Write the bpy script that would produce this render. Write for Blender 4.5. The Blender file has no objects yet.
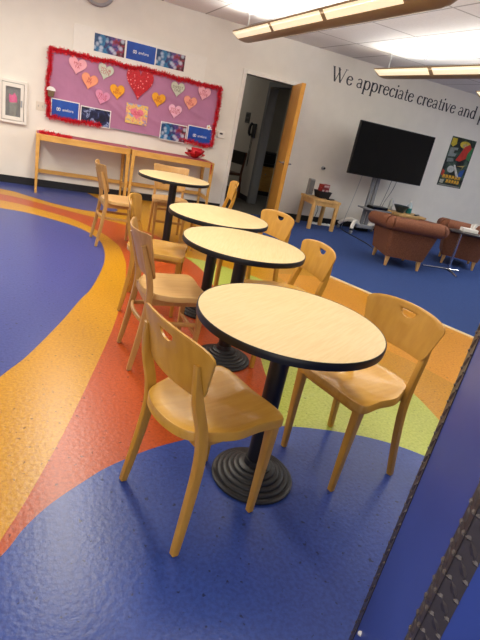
import bpy, bmesh, math, random
from math import sin, cos, pi, radians
from mathutils import Vector, Matrix, Euler
random.seed(7)
SC = bpy.context.scene
COL = SC.collection

# ------------------------------------------------------------------ camera
FPX, PITCH, ROLL, YAW, CAMH = 482.64, 0.38003, 0.20795, 0.44136, 1.35217
WY = 7.461            # the long wall stands at y = WY
CEIL = 2.62
fw = Vector((sin(YAW)*cos(PITCH), cos(YAW)*cos(PITCH), -sin(PITCH)))
rt = Vector((cos(YAW), -sin(YAW), 0)); upv = rt.cross(fw)
rt2 = cos(ROLL)*rt + sin(ROLL)*upv
up2 = -sin(ROLL)*rt + cos(ROLL)*upv
cam_d = bpy.data.cameras.new('camera'); cam = bpy.data.objects.new('camera', cam_d); COL.objects.link(cam)
cam.matrix_world = Matrix(((rt2.x, up2.x, -fw.x, 0), (rt2.y, up2.y, -fw.y, 0), (rt2.z, up2.z, -fw.z, CAMH), (0, 0, 0, 1)))
cam_d.sensor_fit = 'VERTICAL'; cam_d.sensor_height = 24; cam_d.lens = FPX/640*24
cam_d.clip_start = .05; cam_d.clip_end = 60
SC.camera = cam

def ray(x, y): return fw + rt2*((x-240)/FPX) - up2*((y-320)/FPX)
def wall(x, y, Y=WY):                 # point of the plane y = Y seen at a photo pixel -> (x, z)
    d = ray(x, y); t = Y/d.y; return d.x*t, d.z*t+CAMH
def planex(x, y, X):                  # point of the plane x = X -> (y, z)
    d = ray(x, y); t = X/d.x; return d.y*t, d.z*t+CAMH

# ------------------------------------------------------------------ helpers
def lin(c):
    return tuple(((v/255)/12.92 if v/255 <= .04045 else ((v/255+.055)/1.055)**2.4) for v in c)
def mat(name, rgb, rough=.5, var=.0, scale=20., bump=0., bscale=60., metal=0., stretch=None, rgb2=None, emit=None, spec=.5, coat=0., bdist=.01):
    m = bpy.data.materials.new(name); m.use_nodes = True
    nt = m.node_tree; n = nt.nodes; b = n['Principled BSDF']
    c = lin(rgb); b.inputs['Roughness'].default_value = rough; b.inputs['Metallic'].default_value = metal
    b.inputs['Specular IOR Level'].default_value = spec
    b.inputs['Coat Weight'].default_value = coat
    tc = n.new('ShaderNodeTexCoord'); mp = n.new('ShaderNodeMapping')
    nt.links.new(tc.outputs['Object'], mp.inputs['Vector'])
    if stretch: mp.inputs['Scale'].default_value = stretch
    nz = n.new('ShaderNodeTexNoise'); nz.inputs['Scale'].default_value = scale; nz.inputs['Detail'].default_value = 4
    nt.links.new(mp.outputs[0], nz.inputs['Vector'])
    rp = n.new('ShaderNodeValToRGB')
    c2 = lin(rgb2) if rgb2 else tuple(v*(1-var) for v in c)
    rp.color_ramp.elements[0].color = (*c2, 1); rp.color_ramp.elements[1].color = (*c, 1)
    rp.color_ramp.elements[0].position = .35; rp.color_ramp.elements[1].position = .62
    nt.links.new(nz.outputs['Fac'], rp.inputs['Fac'])
    nt.links.new(rp.outputs[0], b.inputs['Base Color'])
    if bump:
        n2 = n.new('ShaderNodeTexNoise'); n2.inputs['Scale'].default_value = bscale; n2.inputs['Detail'].default_value = 3
        nt.links.new(tc.outputs['Object'], n2.inputs['Vector'])
        bp = n.new('ShaderNodeBump'); bp.inputs['Strength'].default_value = bump; bp.inputs['Distance'].default_value = bdist
        nt.links.new(n2.outputs['Fac'], bp.inputs['Height']); nt.links.new(bp.outputs[0], b.inputs['Normal'])
    if emit:
        b.inputs['Emission Color'].default_value = (*lin(emit[0]), 1); b.inputs['Emission Strength'].default_value = emit[1]
    return m

def link(name, me, m=None, parent=None, loc=None, rot=None):
    o = bpy.data.objects.new(name, me); COL.objects.link(o)
    if m is not None:
        for k in (m if isinstance(m, (list, tuple)) else [m]): me.materials.append(k)
    if parent: o.parent = parent
    if loc is not None: o.location = loc
    if rot is not None: o.rotation_euler = rot
    return o
def build(name, bm, m, parent=None, smooth=True, loc=None, rot=None, auto=40):
    bmesh.ops.recalc_face_normals(bm, faces=bm.faces)
    if smooth:
        for f in bm.faces: f.smooth = True
        for e in bm.edges:
            if len(e.link_faces) == 2 and e.calc_face_angle(0) > radians(auto): e.smooth = False
    me = bpy.data.meshes.new(name); bm.to_mesh(me); bm.free()
    return link(name, me, m, parent, loc, rot)
def thing(name, label, cat, loc=(0, 0, 0), rz=0, group=None):
    o = bpy.data.objects.new(name, None); o.empty_display_size = .1; COL.objects.link(o)
    o.location = loc; o.rotation_euler = (0, 0, rz)
    return tag(o, label, cat, group)
def tag(o, label, cat, group=None):
    o['label'] = label; o['category'] = cat
    if group: o['group'] = group
    return o
def struct(o, label=None):
    o['kind'] = 'structure'
    if label: o['label'] = label
    return o
def copy_tree(o, parent=None):
    c = o.copy(); COL.objects.link(c)
    if parent: c.parent = parent
    for ch in list(o.children): copy_tree(ch, c)
    return c

def box(bm, x0, x1, y0, y1, z0, z1, bev=0., M=None, seg=2):
    vs = [bm.verts.new((x, y, z)) for x in (x0, x1) for y in (y0, y1) for z in (z0, z1)]
    fs = [bm.faces.new([vs[i] for i in f]) for f in ((0,1,3,2),(4,6,7,5),(0,4,5,1),(2,3,7,6),(0,2,6,4),(1,5,7,3))]
    if bev:
        es = list({e for f in fs for e in f.edges})
        r = bmesh.ops.bevel(bm, geom=es, offset=bev, segments=seg, affect='EDGES', profile=.5)
        vs = list({v for f in r['faces'] for v in f.verts} | {v for v in vs if v.is_valid})
    if M is not None:
        bmesh.ops.transform(bm, matrix=M, verts=[v for v in vs if v.is_valid])
    return vs
def sweep(bm, pts, sect, closed=False, cap=True, up=Vector((0, 0, 1))):
    """sect: list (per point) of 2D outlines, or one outline; frame from the path."""
    pts = [Vector(p) for p in pts]; N = len(pts); rings = []
    one = isinstance(sect[0][0], (int, float))
    for i, p in enumerate(pts):
        a = pts[(i-1) % N] if (closed or i) else pts[0]
        b = pts[(i+1) % N] if (closed or i < N-1) else pts[-1]
        t = (b-a).normalized()
        s = t.cross(up)
        if s.length < 1e-4: s = Vector((1, 0, 0))
        s.normalize(); u = s.cross(t).normalized()
        sc = sect if one else sect[i]
        rings.append([bm.verts.new(p + s*q[0] + u*q[1]) for q in sc])
    K = len(rings[0])
    for i in range(N if closed else N-1):
        A, B = rings[i], rings[(i+1) % N]
        for k in range(K):
            bm.faces.new((A[k], A[(k+1) % K], B[(k+1) % K], B[k]))
    if cap and not closed:
        bm.faces.new(rings[0]); bm.faces.new(rings[-1][::-1])
    return rings
def circ(r, n=12, r2=None): return [(r*cos(2*pi*i/n), (r2 or r)*sin(2*pi*i/n)) for i in range(n)]
def rrect(w, h, b=.004):
    o = []
    for sx, sy, a0 in ((1, 1, 0), (-1, 1, 90), (-1, -1, 180), (1, -1, 270)):
        for k in range(3):
            a = radians(a0+45*k); o.append((sx*(w/2-b)+b*cos(a), sy*(h/2-b)+b*sin(a)))
    return o
def tube(bm, pts, r, n=8, closed=False): return sweep(bm, pts, circ(r, n), closed)
def lathe(bm, prof, n=48, c=(0, 0, 0)):
    rings = []
    for r, z in prof:
        if r < 1e-6: rings.append([bm.verts.new((c[0], c[1], c[2]+z))])
        else: rings.append([bm.verts.new((c[0]+r*cos(2*pi*i/n), c[1]+r*sin(2*pi*i/n), c[2]+z)) for i in range(n)])
    for A, B in zip(rings, rings[1:]):
        for k in range(n):
            if len(A) == 1 and len(B) == 1: continue
            if len(A) == 1: bm.faces.new((A[0], B[k], B[(k+1) % n]))
            elif len(B) == 1: bm.faces.new((A[k], A[(k+1) % n], B[0]))
            else: bm.faces.new((A[k], A[(k+1) % n], B[(k+1) % n], B[k]))
def prism(bm, poly, y0, y1):
    """poly in (x,z), extruded along y."""
    A = [bm.verts.new((x, y0, z)) for x, z in poly]; B = [bm.verts.new((x, y1, z)) for x, z in poly]
    n = len(poly)
    bm.faces.new(A); bm.faces.new(B[::-1])
    for i in range(n): bm.faces.new((A[i], B[i], B[(i+1) % n], A[(i+1) % n]))
def smoothpath(pts, n=8, closed=False):
    pts = [Vector(p) for p in pts]; N = len(pts); out = []
    for i in range(N if closed else N-1):
        g = lambda k: pts[k % N] if closed else pts[max(0, min(N-1, k))]
        p0, p1, p2, p3 = g(i-1), g(i), g(i+1), g(i+2)
        for k in range(n):
            t = k/n
            out.append(.5*((2*p1) + (p2-p0)*t + (2*p0-5*p1+4*p2-p3)*t*t + (3*p1-p0-3*p2+p3)*t**3))
    if not closed: out.append(pts[-1])
    return out
def text_mesh(body, size, align='CENTER', ext=.0008, shear=0, space=1.0):
    cu = bpy.data.curves.new('t', 'FONT'); cu.body = body; cu.size = size; cu.extrude = ext
    cu.align_x = align; cu.align_y = 'CENTER'; cu.shear = shear; cu.space_line = .8; cu.space_character = space; cu.resolution_u = 3
    o = bpy.data.objects.new('t', cu); COL.objects.link(o)
    dg = bpy.context.evaluated_depsgraph_get(); dg.update()
    me = bpy.data.meshes.new_from_object(o.evaluated_get(dg))
    bpy.data.objects.remove(o); bpy.data.curves.remove(cu)
    return me
RX = pi/2  # turns an XY drawing upright, facing -y

# ------------------------------------------------------------------ materials
M = {}
M['wall'] = mat('wall_paint', (238, 233, 222), .55, .03, 6, .06, 300, bdist=.002)
M['trimwhite'] = mat('white_trim', (238, 234, 225), .45, .03)
M['black_base'] = mat('black_rubber_base', (22, 22, 26), .5, .2)
M['maple'] = mat('maple_veneer', (196, 146, 56), .38, scale=9, stretch=(3, 3, .7), rgb2=(184, 133, 47), coat=.15)
M['seatwood'] = mat('maple_seat', (202, 154, 64), .27, scale=5, stretch=(1.2, 9, 3), rgb2=(191, 141, 54), coat=.25)
M['birch'] = mat('birch_frame', (192, 147, 84), .42, scale=9, stretch=(3, 3, .7), rgb2=(180, 134, 73), coat=.1)
M['birchseat'] = mat('birch_seat', (204, 164, 102), .38, scale=5, stretch=(1.2, 9, 3), rgb2=(194, 151, 89), coat=.1)
M['top'] = mat('table_laminate', (216, 190, 140), .42, scale=9, stretch=(1.2, 14, 4), rgb2=(210, 181, 129))
M['black'] = mat('black_rubber', (16, 16, 18), .42, .2, 40)
M['blackmetal'] = mat('black_cast_iron', (30, 31, 34), .45, .2, 80, .1, 200)
M['deskwood'] = mat('oak_desk', (222, 172, 92), .4, scale=8, stretch=(.8, 4, 3), rgb2=(206, 153, 74))
M['doorwood'] = mat('door_veneer', (214, 153, 62), .35, scale=6, stretch=(5, 5, .5), rgb2=(200, 138, 50))
M['pine'] = mat('pine_table', (222, 178, 112), .45, scale=8, stretch=(2, 2, .8), rgb2=(204, 158, 92))
M['mauve'] = mat('mauve_paper', (184, 124, 160), .7, .1, 3, .5, 5, bdist=.02)
M['tinsel'] = mat('red_tinsel', (244, 50, 68), .3, scale=60, rgb2=(205, 20, 42), metal=.1)
M['redpaper'] = mat('red_paper', (206, 24, 38), .45, .2, 30)
M['paper'] = mat('white_paper', (238, 236, 232), .6, .03)
M['cream'] = mat('cream_plastic', (240, 236, 226), .4, .03)
M['chrome'] = mat('chrome', (200, 200, 205), .2, .05, metal=1.)
M['greymetal'] = mat('grey_metal', (170, 172, 176), .35, .06, metal=.6)
M['screen'] = mat('tv_screen', (7, 7, 9), .12, .1)
M['bezel'] = mat('tv_bezel', (10, 10, 12), .35, .1)
M['terra'] = mat('terracotta_upholstery', (134, 84, 56), .85, scale=90, rgb2=(106, 62, 40), bump=.3, bscale=160)
M['terra_roll'] = mat('terracotta_rim', (140, 88, 60), .75, scale=90, rgb2=(118, 68, 45), bump=.3, bscale=160)
M['legwood'] = mat('light_leg_wood', (214, 168, 104), .4, .12, 10)
M['bluewall'] = mat('blue_laminate', (60, 80, 160), .4, .08, 5)
M['fixbody'] = mat('bronze_fixture', (158, 134, 98), .45, .06)
M['lens'] = mat('fixture_lens', (250, 240, 212), .5, .03, emit=((255, 238, 198), .42))
M['cable'] = mat('grey_cable', (190, 190, 188), .5, .05)
M['plateblack'] = mat('diamond_plate', (88, 81, 81), .36, .12, 30, metal=.4)
M['hallwall'] = mat('hall_wall', (205, 198, 186), .6, .04)
M['hallcarpet'] = mat('hall_carpet', (96, 94, 88), .95, .35, 120)
M['greyframe'] = mat('grey_frame', (120, 122, 124), .5, .05)
M['darkwood'] = mat('dark_brown_wood', (90, 52, 34), .5, .2)
M['teal'] = mat('teal_plastic', (30, 130, 130), .3, .1)
M['pink'] = mat('hot_pink', (250, 60, 150), .5, .1)
M['greycloth'] = mat('grey_cloth', (140, 140, 130), .7, .3, 30)
M['glass'] = mat('cabinet_glass', (200, 205, 205), .08, .02)
g = M['glass'].node_tree.nodes['Principled BSDF']; g.inputs['Alpha'].default_value = .12

def lino(name, a, b):
    m = mat(name, a, .3, scale=70, rgb2=b, bump=.0, spec=.42)
    nt = m.node_tree; n = nt.nodes; bs = n['Principled BSDF']
    tc = [k for k in n if k.type == 'TEX_COORD'][0]
    # pitted, slightly lumpy sheet with small gouges
    v = n.new('ShaderNodeTexVoronoi'); v.inputs['Scale'].default_value = 60
    nt.links.new(tc.outputs['Object'], v.inputs['Vector'])
    r = n.new('ShaderNodeValToRGB'); r.color_ramp.elements[0].position = .0; r.color_ramp.elements[1].position = .24
    nt.links.new(v.outputs['Distance'], r.inputs['Fac'])
    nz = n.new('ShaderNodeTexNoise'); nz.inputs['Scale'].default_value = 50; nz.inputs['Detail'].default_value = 4
    nt.links.new(tc.outputs['Object'], nz.inputs['Vector'])
    mx = n.new('ShaderNodeMath'); mx.operation = 'MULTIPLY_ADD'; mx.inputs[1].default_value = .16
    nt.links.new(r.outputs[0], mx.inputs[0]); nt.links.new(nz.outputs['Fac'], mx.inputs[2])
    bp = n.new('ShaderNodeBump'); bp.inputs['Strength'].default_value = .16; bp.inputs['Distance'].default_value = .006
    nt.links.new(mx.outputs[0], bp.inputs['Height']); nt.links.new(bp.outputs[0], bs.inputs['Normal'])
    # dirt flecks
    v2 = n.new('ShaderNodeTexNoise'); v2.inputs['Scale'].default_value = 42; v2.inputs['Detail'].default_value = 2
    nt.links.new(tc.outputs['Object'], v2.inputs['Vector'])
    r2 = n.new('ShaderNodeValToRGB'); r2.color_ramp.elements[0].position = .29; r2.color_ramp.elements[0].color = (.2, .2, .2, 1)
    r2.color_ramp.elements[1].position = .33; r2.color_ramp.elements[1].color = (1, 1, 1, 1)
    nt.links.new(v2.outputs['Fac'], r2.inputs['Fac'])
    mm = n.new('ShaderNodeMix'); mm.data_type = 'RGBA'; mm.blend_type = 'MULTIPLY'; mm.inputs[0].default_value = .8
    old = [l for l in nt.links if l.to_socket == bs.inputs['Base Color']][0].from_socket
    nt.links.new(old, mm.inputs[6]); nt.links.new(r2.outputs[0], mm.inputs[7]); nt.links.new(mm.outputs[2], bs.inputs['Base Color'])
    return m
LY = lino('linoleum_yellow', (194, 140, 8), (174, 118, 4))
LA = lino('linoleum_amber', (212, 148, 38), (194, 126, 22))
LO = lino('linoleum_orange', (178, 76, 26), (156, 60, 18))
LG = lino('linoleum_green', (178, 186, 86), (155, 166, 62))
LB = lino('linoleum_blue', (50, 74, 146), (42, 61, 128))
LV = lino('linoleum_violet_blue', (62, 74, 140), (52, 62, 126))

# ------------------------------------------------------------------ floor
def crv(pts, n=6): return [(p.x, p.y) for p in smoothpath([(a, b, 0) for a, b in pts], n)]
up_blue = crv([(-4.2, 7.3), (-1.6, 7.25), (-.42, 6.951), (-.123, 6.747), (.167, 6.474), (.451, 6.30), (.627, 6.253), (.80, 6.25), (.93, 6.32)])
up_or = crv([(-4.2, 7.1), (-1.6, 7.0), (-.401, 6.639), (.024, 6.387), (.439, 6.074), (.711, 5.895), (.925, 5.751), (1.12, 5.58), (1.28, 5.36), (1.39, 5.0), (1.42, 4.605)])
low_or = crv([(-4.2, 6.75), (-1.6, 6.62), (-.379, 6.281), (.025, 6.049), (.417, 5.693), (.647, 5.27), (.739, 4.992), (.785, 4.74), (.776, 4.339), (.75, 4.107), (.678, 3.674), (.596, 3.311), (.507, 2.958), (.431, 2.692), (.324, 2.353), (.226, 2.048), (.126, 1.752), (0, 1.418), (-.07, 1.256), (-.13, 1.1)])
blue_l = crv([(-4.2, 6.2), (-1.6, 6.15), (-.354, 5.874), (-.102, 5.80), (.153, 5.628), (.401, 5.40), (.552, 5.133), (.615, 4.858), (.612, 4.523), (.574, 4.216), (.497, 3.873), (.396, 3.521), (.311, 3.314), (.165, 2.918), (-.015, 2.487), (-.131, 2.272), (-.35, 1.8), (-.8, 1.2), (-1.6, .6), (-4.2, .2)])
or_gr = crv([(1.42, 4.605), (1.486, 4.245), (1.464, 3.734), (1.43, 3.1), (1.395, 2.62), (1.323, 2.313), (1.24, 2.0), (1.16, 1.76)])
gr_ye = crv([(1.42, 4.605), (1.62, 4.52), (1.85, 4.3), (2.04, 4.08), (2.17, 3.7), (2.25, 3.1), (2.27, 2.6), (2.254, 2.323), (2.246, 2.0), (2.2, 1.717), (2.12, 1.4), (2.0, 1.2)])
blue_lo = crv([(-4.2, -1.0), (-1.2, .2), (-.4, .85), (-.13, 1.13), (-.05, 1.217), (0, 1.30), (.081, 1.393), (.2, 1.49), (.3, 1.561), (.469, 1.642), (.625, 1.69), (.9, 1.75), (1.16, 1.752), (1.366, 1.71), (1.56, 1.64), (1.711, 1.558), (1.846, 1.439), (2.0, 1.25), (2.3, .6), (2.5, -.6), (2.5, -2.9)])
amber_l = crv([(2.30, 4.3), (2.33, 3.3), (2.42, 2.75), (2.62, 2.3), (2.72, 1.8), (2.6, 1.2), (2.3, .6)])
CE = lambda y: 3.03+(4.3-y)*.42      # carpet edge
X0, Y0 = -4.2, -2.9
bm = bmesh.new()
def poly(pts, z, mi):
    out = []
    for p in pts:
        if not out or (abs(p[0]-out[-1][0])+abs(p[1]-out[-1][1])) > 1e-5: out.append(p)
    f = bm.faces.new([bm.verts.new((x, y, z)) for x, y in out])
    f.material_index = mi
    bmesh.ops.triangulate(bm, faces=[f])
poly([(X0, Y0), (CE(Y0), Y0), (CE(WY), WY), (X0, WY)], 0, 0)
poly(amber_l + [(CE(Y0)-2, Y0), (CE(Y0), Y0), (CE(4.3), 4.3)], .0003, 5)
poly(up_or + or_gr[1:] + [p for p in reversed(blue_lo) if -.1 < p[0] < 1.16] + list(reversed(low_or)), .0004, 1)
poly(gr_ye + [p for p in reversed(blue_lo) if 1.2 < p[0] < 2.0 and p[1] > 1.2] + list(reversed(or_gr))[:-1], .0006, 2)
poly(blue_lo + [(X0, Y0)], .0008, 3)
poly(blue_l, .0008, 4)
poly(up_blue + [(1.0, 6.5), (.95, 6.7), (.827, 7.04), (.70, 7.4), (.68, WY), (X0, WY)], .0008, 4)
for f in bm.faces:
    f.normal_update()
    if f.normal.z < 0: f.normal_flip()
me = bpy.data.meshes.new('floor'); bm.to_mesh(me); bm.free()
struct(link('floor', me, [LY, LO, LG, LB, LV, LA]), 'glossy linoleum floor with curving blue, yellow, orange and green inlays')
M['carpet'] = mat('blue_carpet', (42, 74, 138), .95, scale=160, rgb2=(31, 56, 114), bump=.4, bscale=400)
bm = bmesh.new()
f = bm.faces.new([bm.verts.new(p) for p in ((CE(Y0), Y0, .004), (12, Y0, .004), (12, WY, .004), (CE(WY), WY, .004))])
struct(build('floor_carpet', bm, M['carpet'], smooth=False), 'blue carpet of the lounge area')
bm = bmesh.new()
d = Vector((CE(0)-CE(1), -1, 0)).normalized()
sweep(bm, [(CE(Y0), Y0, .004), (CE(WY), WY, .004)], [(-.018, -.004), (.018, -.004), (.014, .005), (-.014, .005)])
struct(build('trim_1', bm, mat('cream_edge_strip', (226, 206, 160), .4, .05), smooth=False), 'pale metal strip along the carpet edge')

# ------------------------------------------------------------------ room shell
DX0, DX1, DTOP = 2.80, 3.62, 2.035
def slab(name, m, *boxes, label=None):
    bm = bmesh.new()
    for b in boxes: box(bm, *b)
    return struct(build(name, bm, m, smooth=False), label)
slab('wall_back', M['wall'], (X0, DX0, WY, WY+.12, 0, CEIL), (DX1, 12, WY, WY+.12, 0, CEIL), (DX0, DX1, WY, WY+.12, DTOP, CEIL), label='long off white wall')
slab('wall_left', M['wall'], (X0-.1, X0, Y0, WY+.12, 0, CEIL))
slab('wall_right', M['wall'], (12, 12.1, Y0, WY+.12, 0, CEIL))
slab('wall_front', M['wall'], (X0, 12, Y0-.1, Y0, 0, CEIL))
slab('baseboard_back', M['black_base'], (X0, DX0-.06, WY-.012, WY, 0, .10), (DX1+.06, 12, WY-.012, WY, 0, .10))
# ceiling with lay-in tiles
cm = mat('ceiling_tile', (243, 242, 240), .85, .05, 40, .4, 120)
nt = cm.node_tree; n = nt.nodes; bs = n['Principled BSDF']
tc = [k for k in n if k.type == 'TEX_COORD'][0]
mp = n.new('ShaderNodeMapping'); mp.inputs['Location'].default_value = (-2.06+.61*8, -.35+1.22*6, 0)
nt.links.new(tc.outputs['Object'], mp.inputs['Vector'])
br = n.new('ShaderNodeTexBrick'); br.offset = 0; br.inputs['Scale'].default_value = 1
br.inputs['Brick Width'].default_value = .61; br.inputs['Row Height'].default_value = 1.22; br.inputs['Mortar Size'].default_value = .011
br.inputs['Mortar Smooth'].default_value = .0
br.inputs['Color1'].default_value = (1, 1, 1, 1); br.inputs['Color2'].default_value = (.97, .97, .97, 1); br.inputs['Mortar'].default_value = (.5, .49, .48, 1)
nt.links.new(mp.outputs[0], br.inputs['Vector'])
mm = n.new('ShaderNodeMix'); mm.data_type = 'RGBA'; mm.blend_type = 'MULTIPLY'; mm.inputs[0].default_value = 1
old = [l for l in nt.links if l.to_socket == bs.inputs['Base Color']][0].from_socket
nt.links.new(old, mm.inputs[6]); nt.links.new(br.outputs['Color'], mm.inputs[7]); nt.links.new(mm.outputs[2], bs.inputs['Base Color'])
slab('ceiling', cm, (X0, 12, Y0, WY+.12, CEIL, CEIL+.06), label='white lay-in tile ceiling')

# door frame and leaf
bm = bmesh.new()
for x0, x1 in ((DX0-.06, DX0+.0), (DX1, DX1+.06)):
    box(bm, x0, x1, WY-.02, WY+.13, 0, DTOP+.06, .004)
box(bm, DX0, DX1, WY-.02, WY+.13, DTOP, DTOP+.06, .004)
struct(build('trim_2', bm, M['trimwhite'], smooth=False), 'pale door frame')
dl = ray(208, 88); dv = Vector((-dl.x, -dl.y, 0)).normalized()
dang = math.atan2(dv.y, dv.x)
door = bpy.data.objects.new('door_1', None); COL.objects.link(door); door.location = (DX1-.025, WY-.03, 0); door.rotation_euler = (0, 0, dang)
struct(door, 'tan wooden door standing open into the room')
bm = bmesh.new(); box(bm, 0, .80, -.030, .030, .012, DTOP-.01, .003)
build('door_leaf', bm, M['doorwood'], door, smooth=False)
bm = bmesh.new()
for s in (-1, 1):
    lathe(bm, [(0, 0), (.03, 0), (.03, .012), (.012, .016), (.011, .05), (0, .05)], 16)
    vs = [v for v in bm.verts if not v.tag]
    bmesh.ops.transform(bm, matrix=Matrix.Translation((.735, -.028*s*-1, 0.94)) @ Matrix.Rotation(-s*pi/2, 4, 'X'), verts=vs)
    for v in vs: v.tag = True
    tube(bm, [(.735, s*.072, .94), (.69, s*.078, .94), (.62, s*.076, .937)], .011, 10)
    for v in bm.verts: v.tag = True
build('door_handle', bm, M['chrome'], door)

# the hallway beyond the door
HX = 3.72
slab('wall_hall_right', M['hallwall'], (HX, HX+.1, 8.55, 12, 0, 2.6), (HX, HX+.1, WY+.13, 7.60, 0, 2.6), (HX, HX+.1, 7.60, 8.55, 2.06, 2.6))
slab('wall_hall_left', M['hallwall'], (2.2, 2.3, WY+.12, 12, 0, 2.6))
slab('wall_hall_end', M['hallwall'], (2.2, 7, 12, 12.1, 0, 2.6))
slab('wall_office_right', M['hallwall'], (7, 7.1, WY+.12, 12, 0, 2.6))
slab('floor_hall', M['hallcarpet'], (2.2, 7.1, WY+.0, 12.1, -.03, .002))
slab('ceiling_hall', M['hallwall'], (2.2, 7.1, WY+.12, 12.1, 2.6, 2.65))
slab('baseboard_hall', M['black_base'], (HX-.012, HX, 8.62, 12, 0, .10))
slab('trim_3', M['greyframe'], (HX-.03, HX+.12, 8.53, 8.63, 0, 2.1), (HX-.03, HX+.12, 7.56, 8.53, 2.02, 2.1), label='grey door frame in the hallway')

# blue wall end close to the camera with diamond-plate corner guards
A = Vector((.6495, .3795)); e1 = Vector((.2375, .3075)).normalized(); e2 = Vector((e1.y, -e1.x)); LEN = .389
Mw = Matrix(((e1.x, e2.x, 0, A.x), (e1.y, e2.y, 0, A.y), (0, 0, 1, 0), (0, 0, 0, 1)))
bm = bmesh.new(); box(bm, 0, LEN, 0, 2.6, 0, CEIL, M=Mw)
wb = struct(build('wall_partition', bm, M['bluewall'], smooth=False), 'blue wall end beside the camera')
def guard(u, sx, name):
    bm = bmesh.new(); t = .0022; w = .036
    box(bm, min(u-sx*t, u+sx*w), max(u-sx*t, u+sx*w), -t, 0, .0, CEIL-.01, M=Mw)          # leg on the end face
    box(bm, min(u-sx*t, u), max(u-sx*t, u), -t, w, .0, CEIL-.01, M=Mw)                    # leg on the long face
    def dia(T, z, a, c=1.):
        vs = []
        prof = [(-.019, 0, 0), (-.006, .0052, 0), (.006, .0052, 0), (.019, 0, 0), (.006, -.0052, 0), (-.006, -.0052, 0), (-.010, 0, .0034), (.010, 0, .0034)]
        for px, py, h in prof:
            q = (px*cos(a)-py*sin(a), px*sin(a)+py*cos(a)); vs.append(bm.verts.new(Mw @ Vector(T(q[0], z+q[1], h))))
        for f in ((0,1,6),(0,6,5),(1,2,7,6),(5,6,7,4),(2,3,7),(3,4,7)): bm.faces.new([vs[i] for i in f])
    z = .05
    while z < CEIL-.06:
        for (c, a), off in (((.019, radians(62)), 0), ((.005, radians(5)), .5), ((.031, radians(10)), .5)):
            zz = z+off*.044
            dia(lambda p, q, h: (u+sx*(c+p*(.35 if c != .019 else 1)), -t-h, q), zz, a)
            dia(lambda p, q, h: (u-sx*(t+h), c+p*(.35 if c != .019 else 1), q), zz, -a)
        z += .044
    return build(name, bm, M['plateblack'], wb, smooth=False)
guard(0, 1, 'corner_guard'); guard(LEN, -1, 'corner_guard')
bm = bmesh.new(); lathe(bm, [(.007, 0), (.007, .004), (.004, .008), (0, .009)], 16)
dq = ray(361, 634); tq = (A.x*e2.x+A.y*e2.y)/(dq.x*e2.x+dq.y*e2.y)
uq = (dq.x*tq-A.x)*e1.x+(dq.y*tq-A.y)*e1.y; zq = CAMH+dq.z*tq; 
bmesh.ops.transform(bm, matrix=Mw @ Matrix.Translation((uq, 0, zq)) @ Matrix.Rotation(pi/2, 4, 'X'), verts=bm.verts)
build('screw_cap', bm, M['paper'], wb)

# ------------------------------------------------------------------ cafe tables
def cafe_table(label):
    t = thing('cafe_table', label, 'table', group='round cafe tables in a row')
    R = .351
    bm = bmesh.new(); lathe(bm, [(0, .712), (R-.004, .712), (R-.004, .7395), (R-.006, .740), (0, .740)], 96)
    build('tabletop', bm, M['top'], t)
    bm = bmesh.new()
    lathe(bm, [(R-.0045, .7395), (R-.002, .7405), (R, .738), (R+.0012, .726), (R, .712), (R-.004, .7105), (R-.0045, .7115)], 96)
    build('edge_band', bm, M['black'], t)
    bm = bmesh.new()
    lathe(bm, [(0, .70), (.10, .70), (.10, .711), (0, .711)], 24)
    for k in range(4):
        box(bm, -.014, .25, -.014, .014, .690, .708, .003, Matrix.Rotation(k*pi/2+.4, 4, 'Z'))
    build('top_plate', bm, M['blackmetal'], t)
    bm = bmesh.new(); lathe(bm, [(0, .05), (.038, .05), (.038, .70), (0, .70)], 32)
    build('column', bm, M['black'], t)
    bm = bmesh.new(); prof = [(0, 0), (.168, 0), (.173, .004), (.173, .012)]
    r, z = .173, .012
    for k in range(5):
        r2 = r-.021
        prof += [(r-.004, z+.004), (r2+.006, z+.006), (r2+.001, z+.005), (r2, z+.011)]
        r, z = r2, z+.011
    prof += [(r-.006, z+.004), (.046, z+.006), (.044, z+.03), (0, z+.03)]
    lathe(bm, prof, 64)
    build('base', bm, M['blackmetal'], t)
    return t
T = [((.879, 1.430), 'round wooden cafe table nearest the camera'), ((1.093, 2.460), 'second round cafe table, right behind the nearest one'),
     ((1.182, 3.190), 'third round cafe table, half hidden behind the second table'), ((1.255, 4.822), 'farthest round cafe table, in front of the wall desks')]
t0 = cafe_table(T[0][1])
for i, (p, lb) in enumerate(T):
    o = t0 if i == 0 else copy_tree(t0)
    o.location = (*p, 0); o.rotation_euler = (0, 0, .6+.5*i); o['label'] = lb

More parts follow.
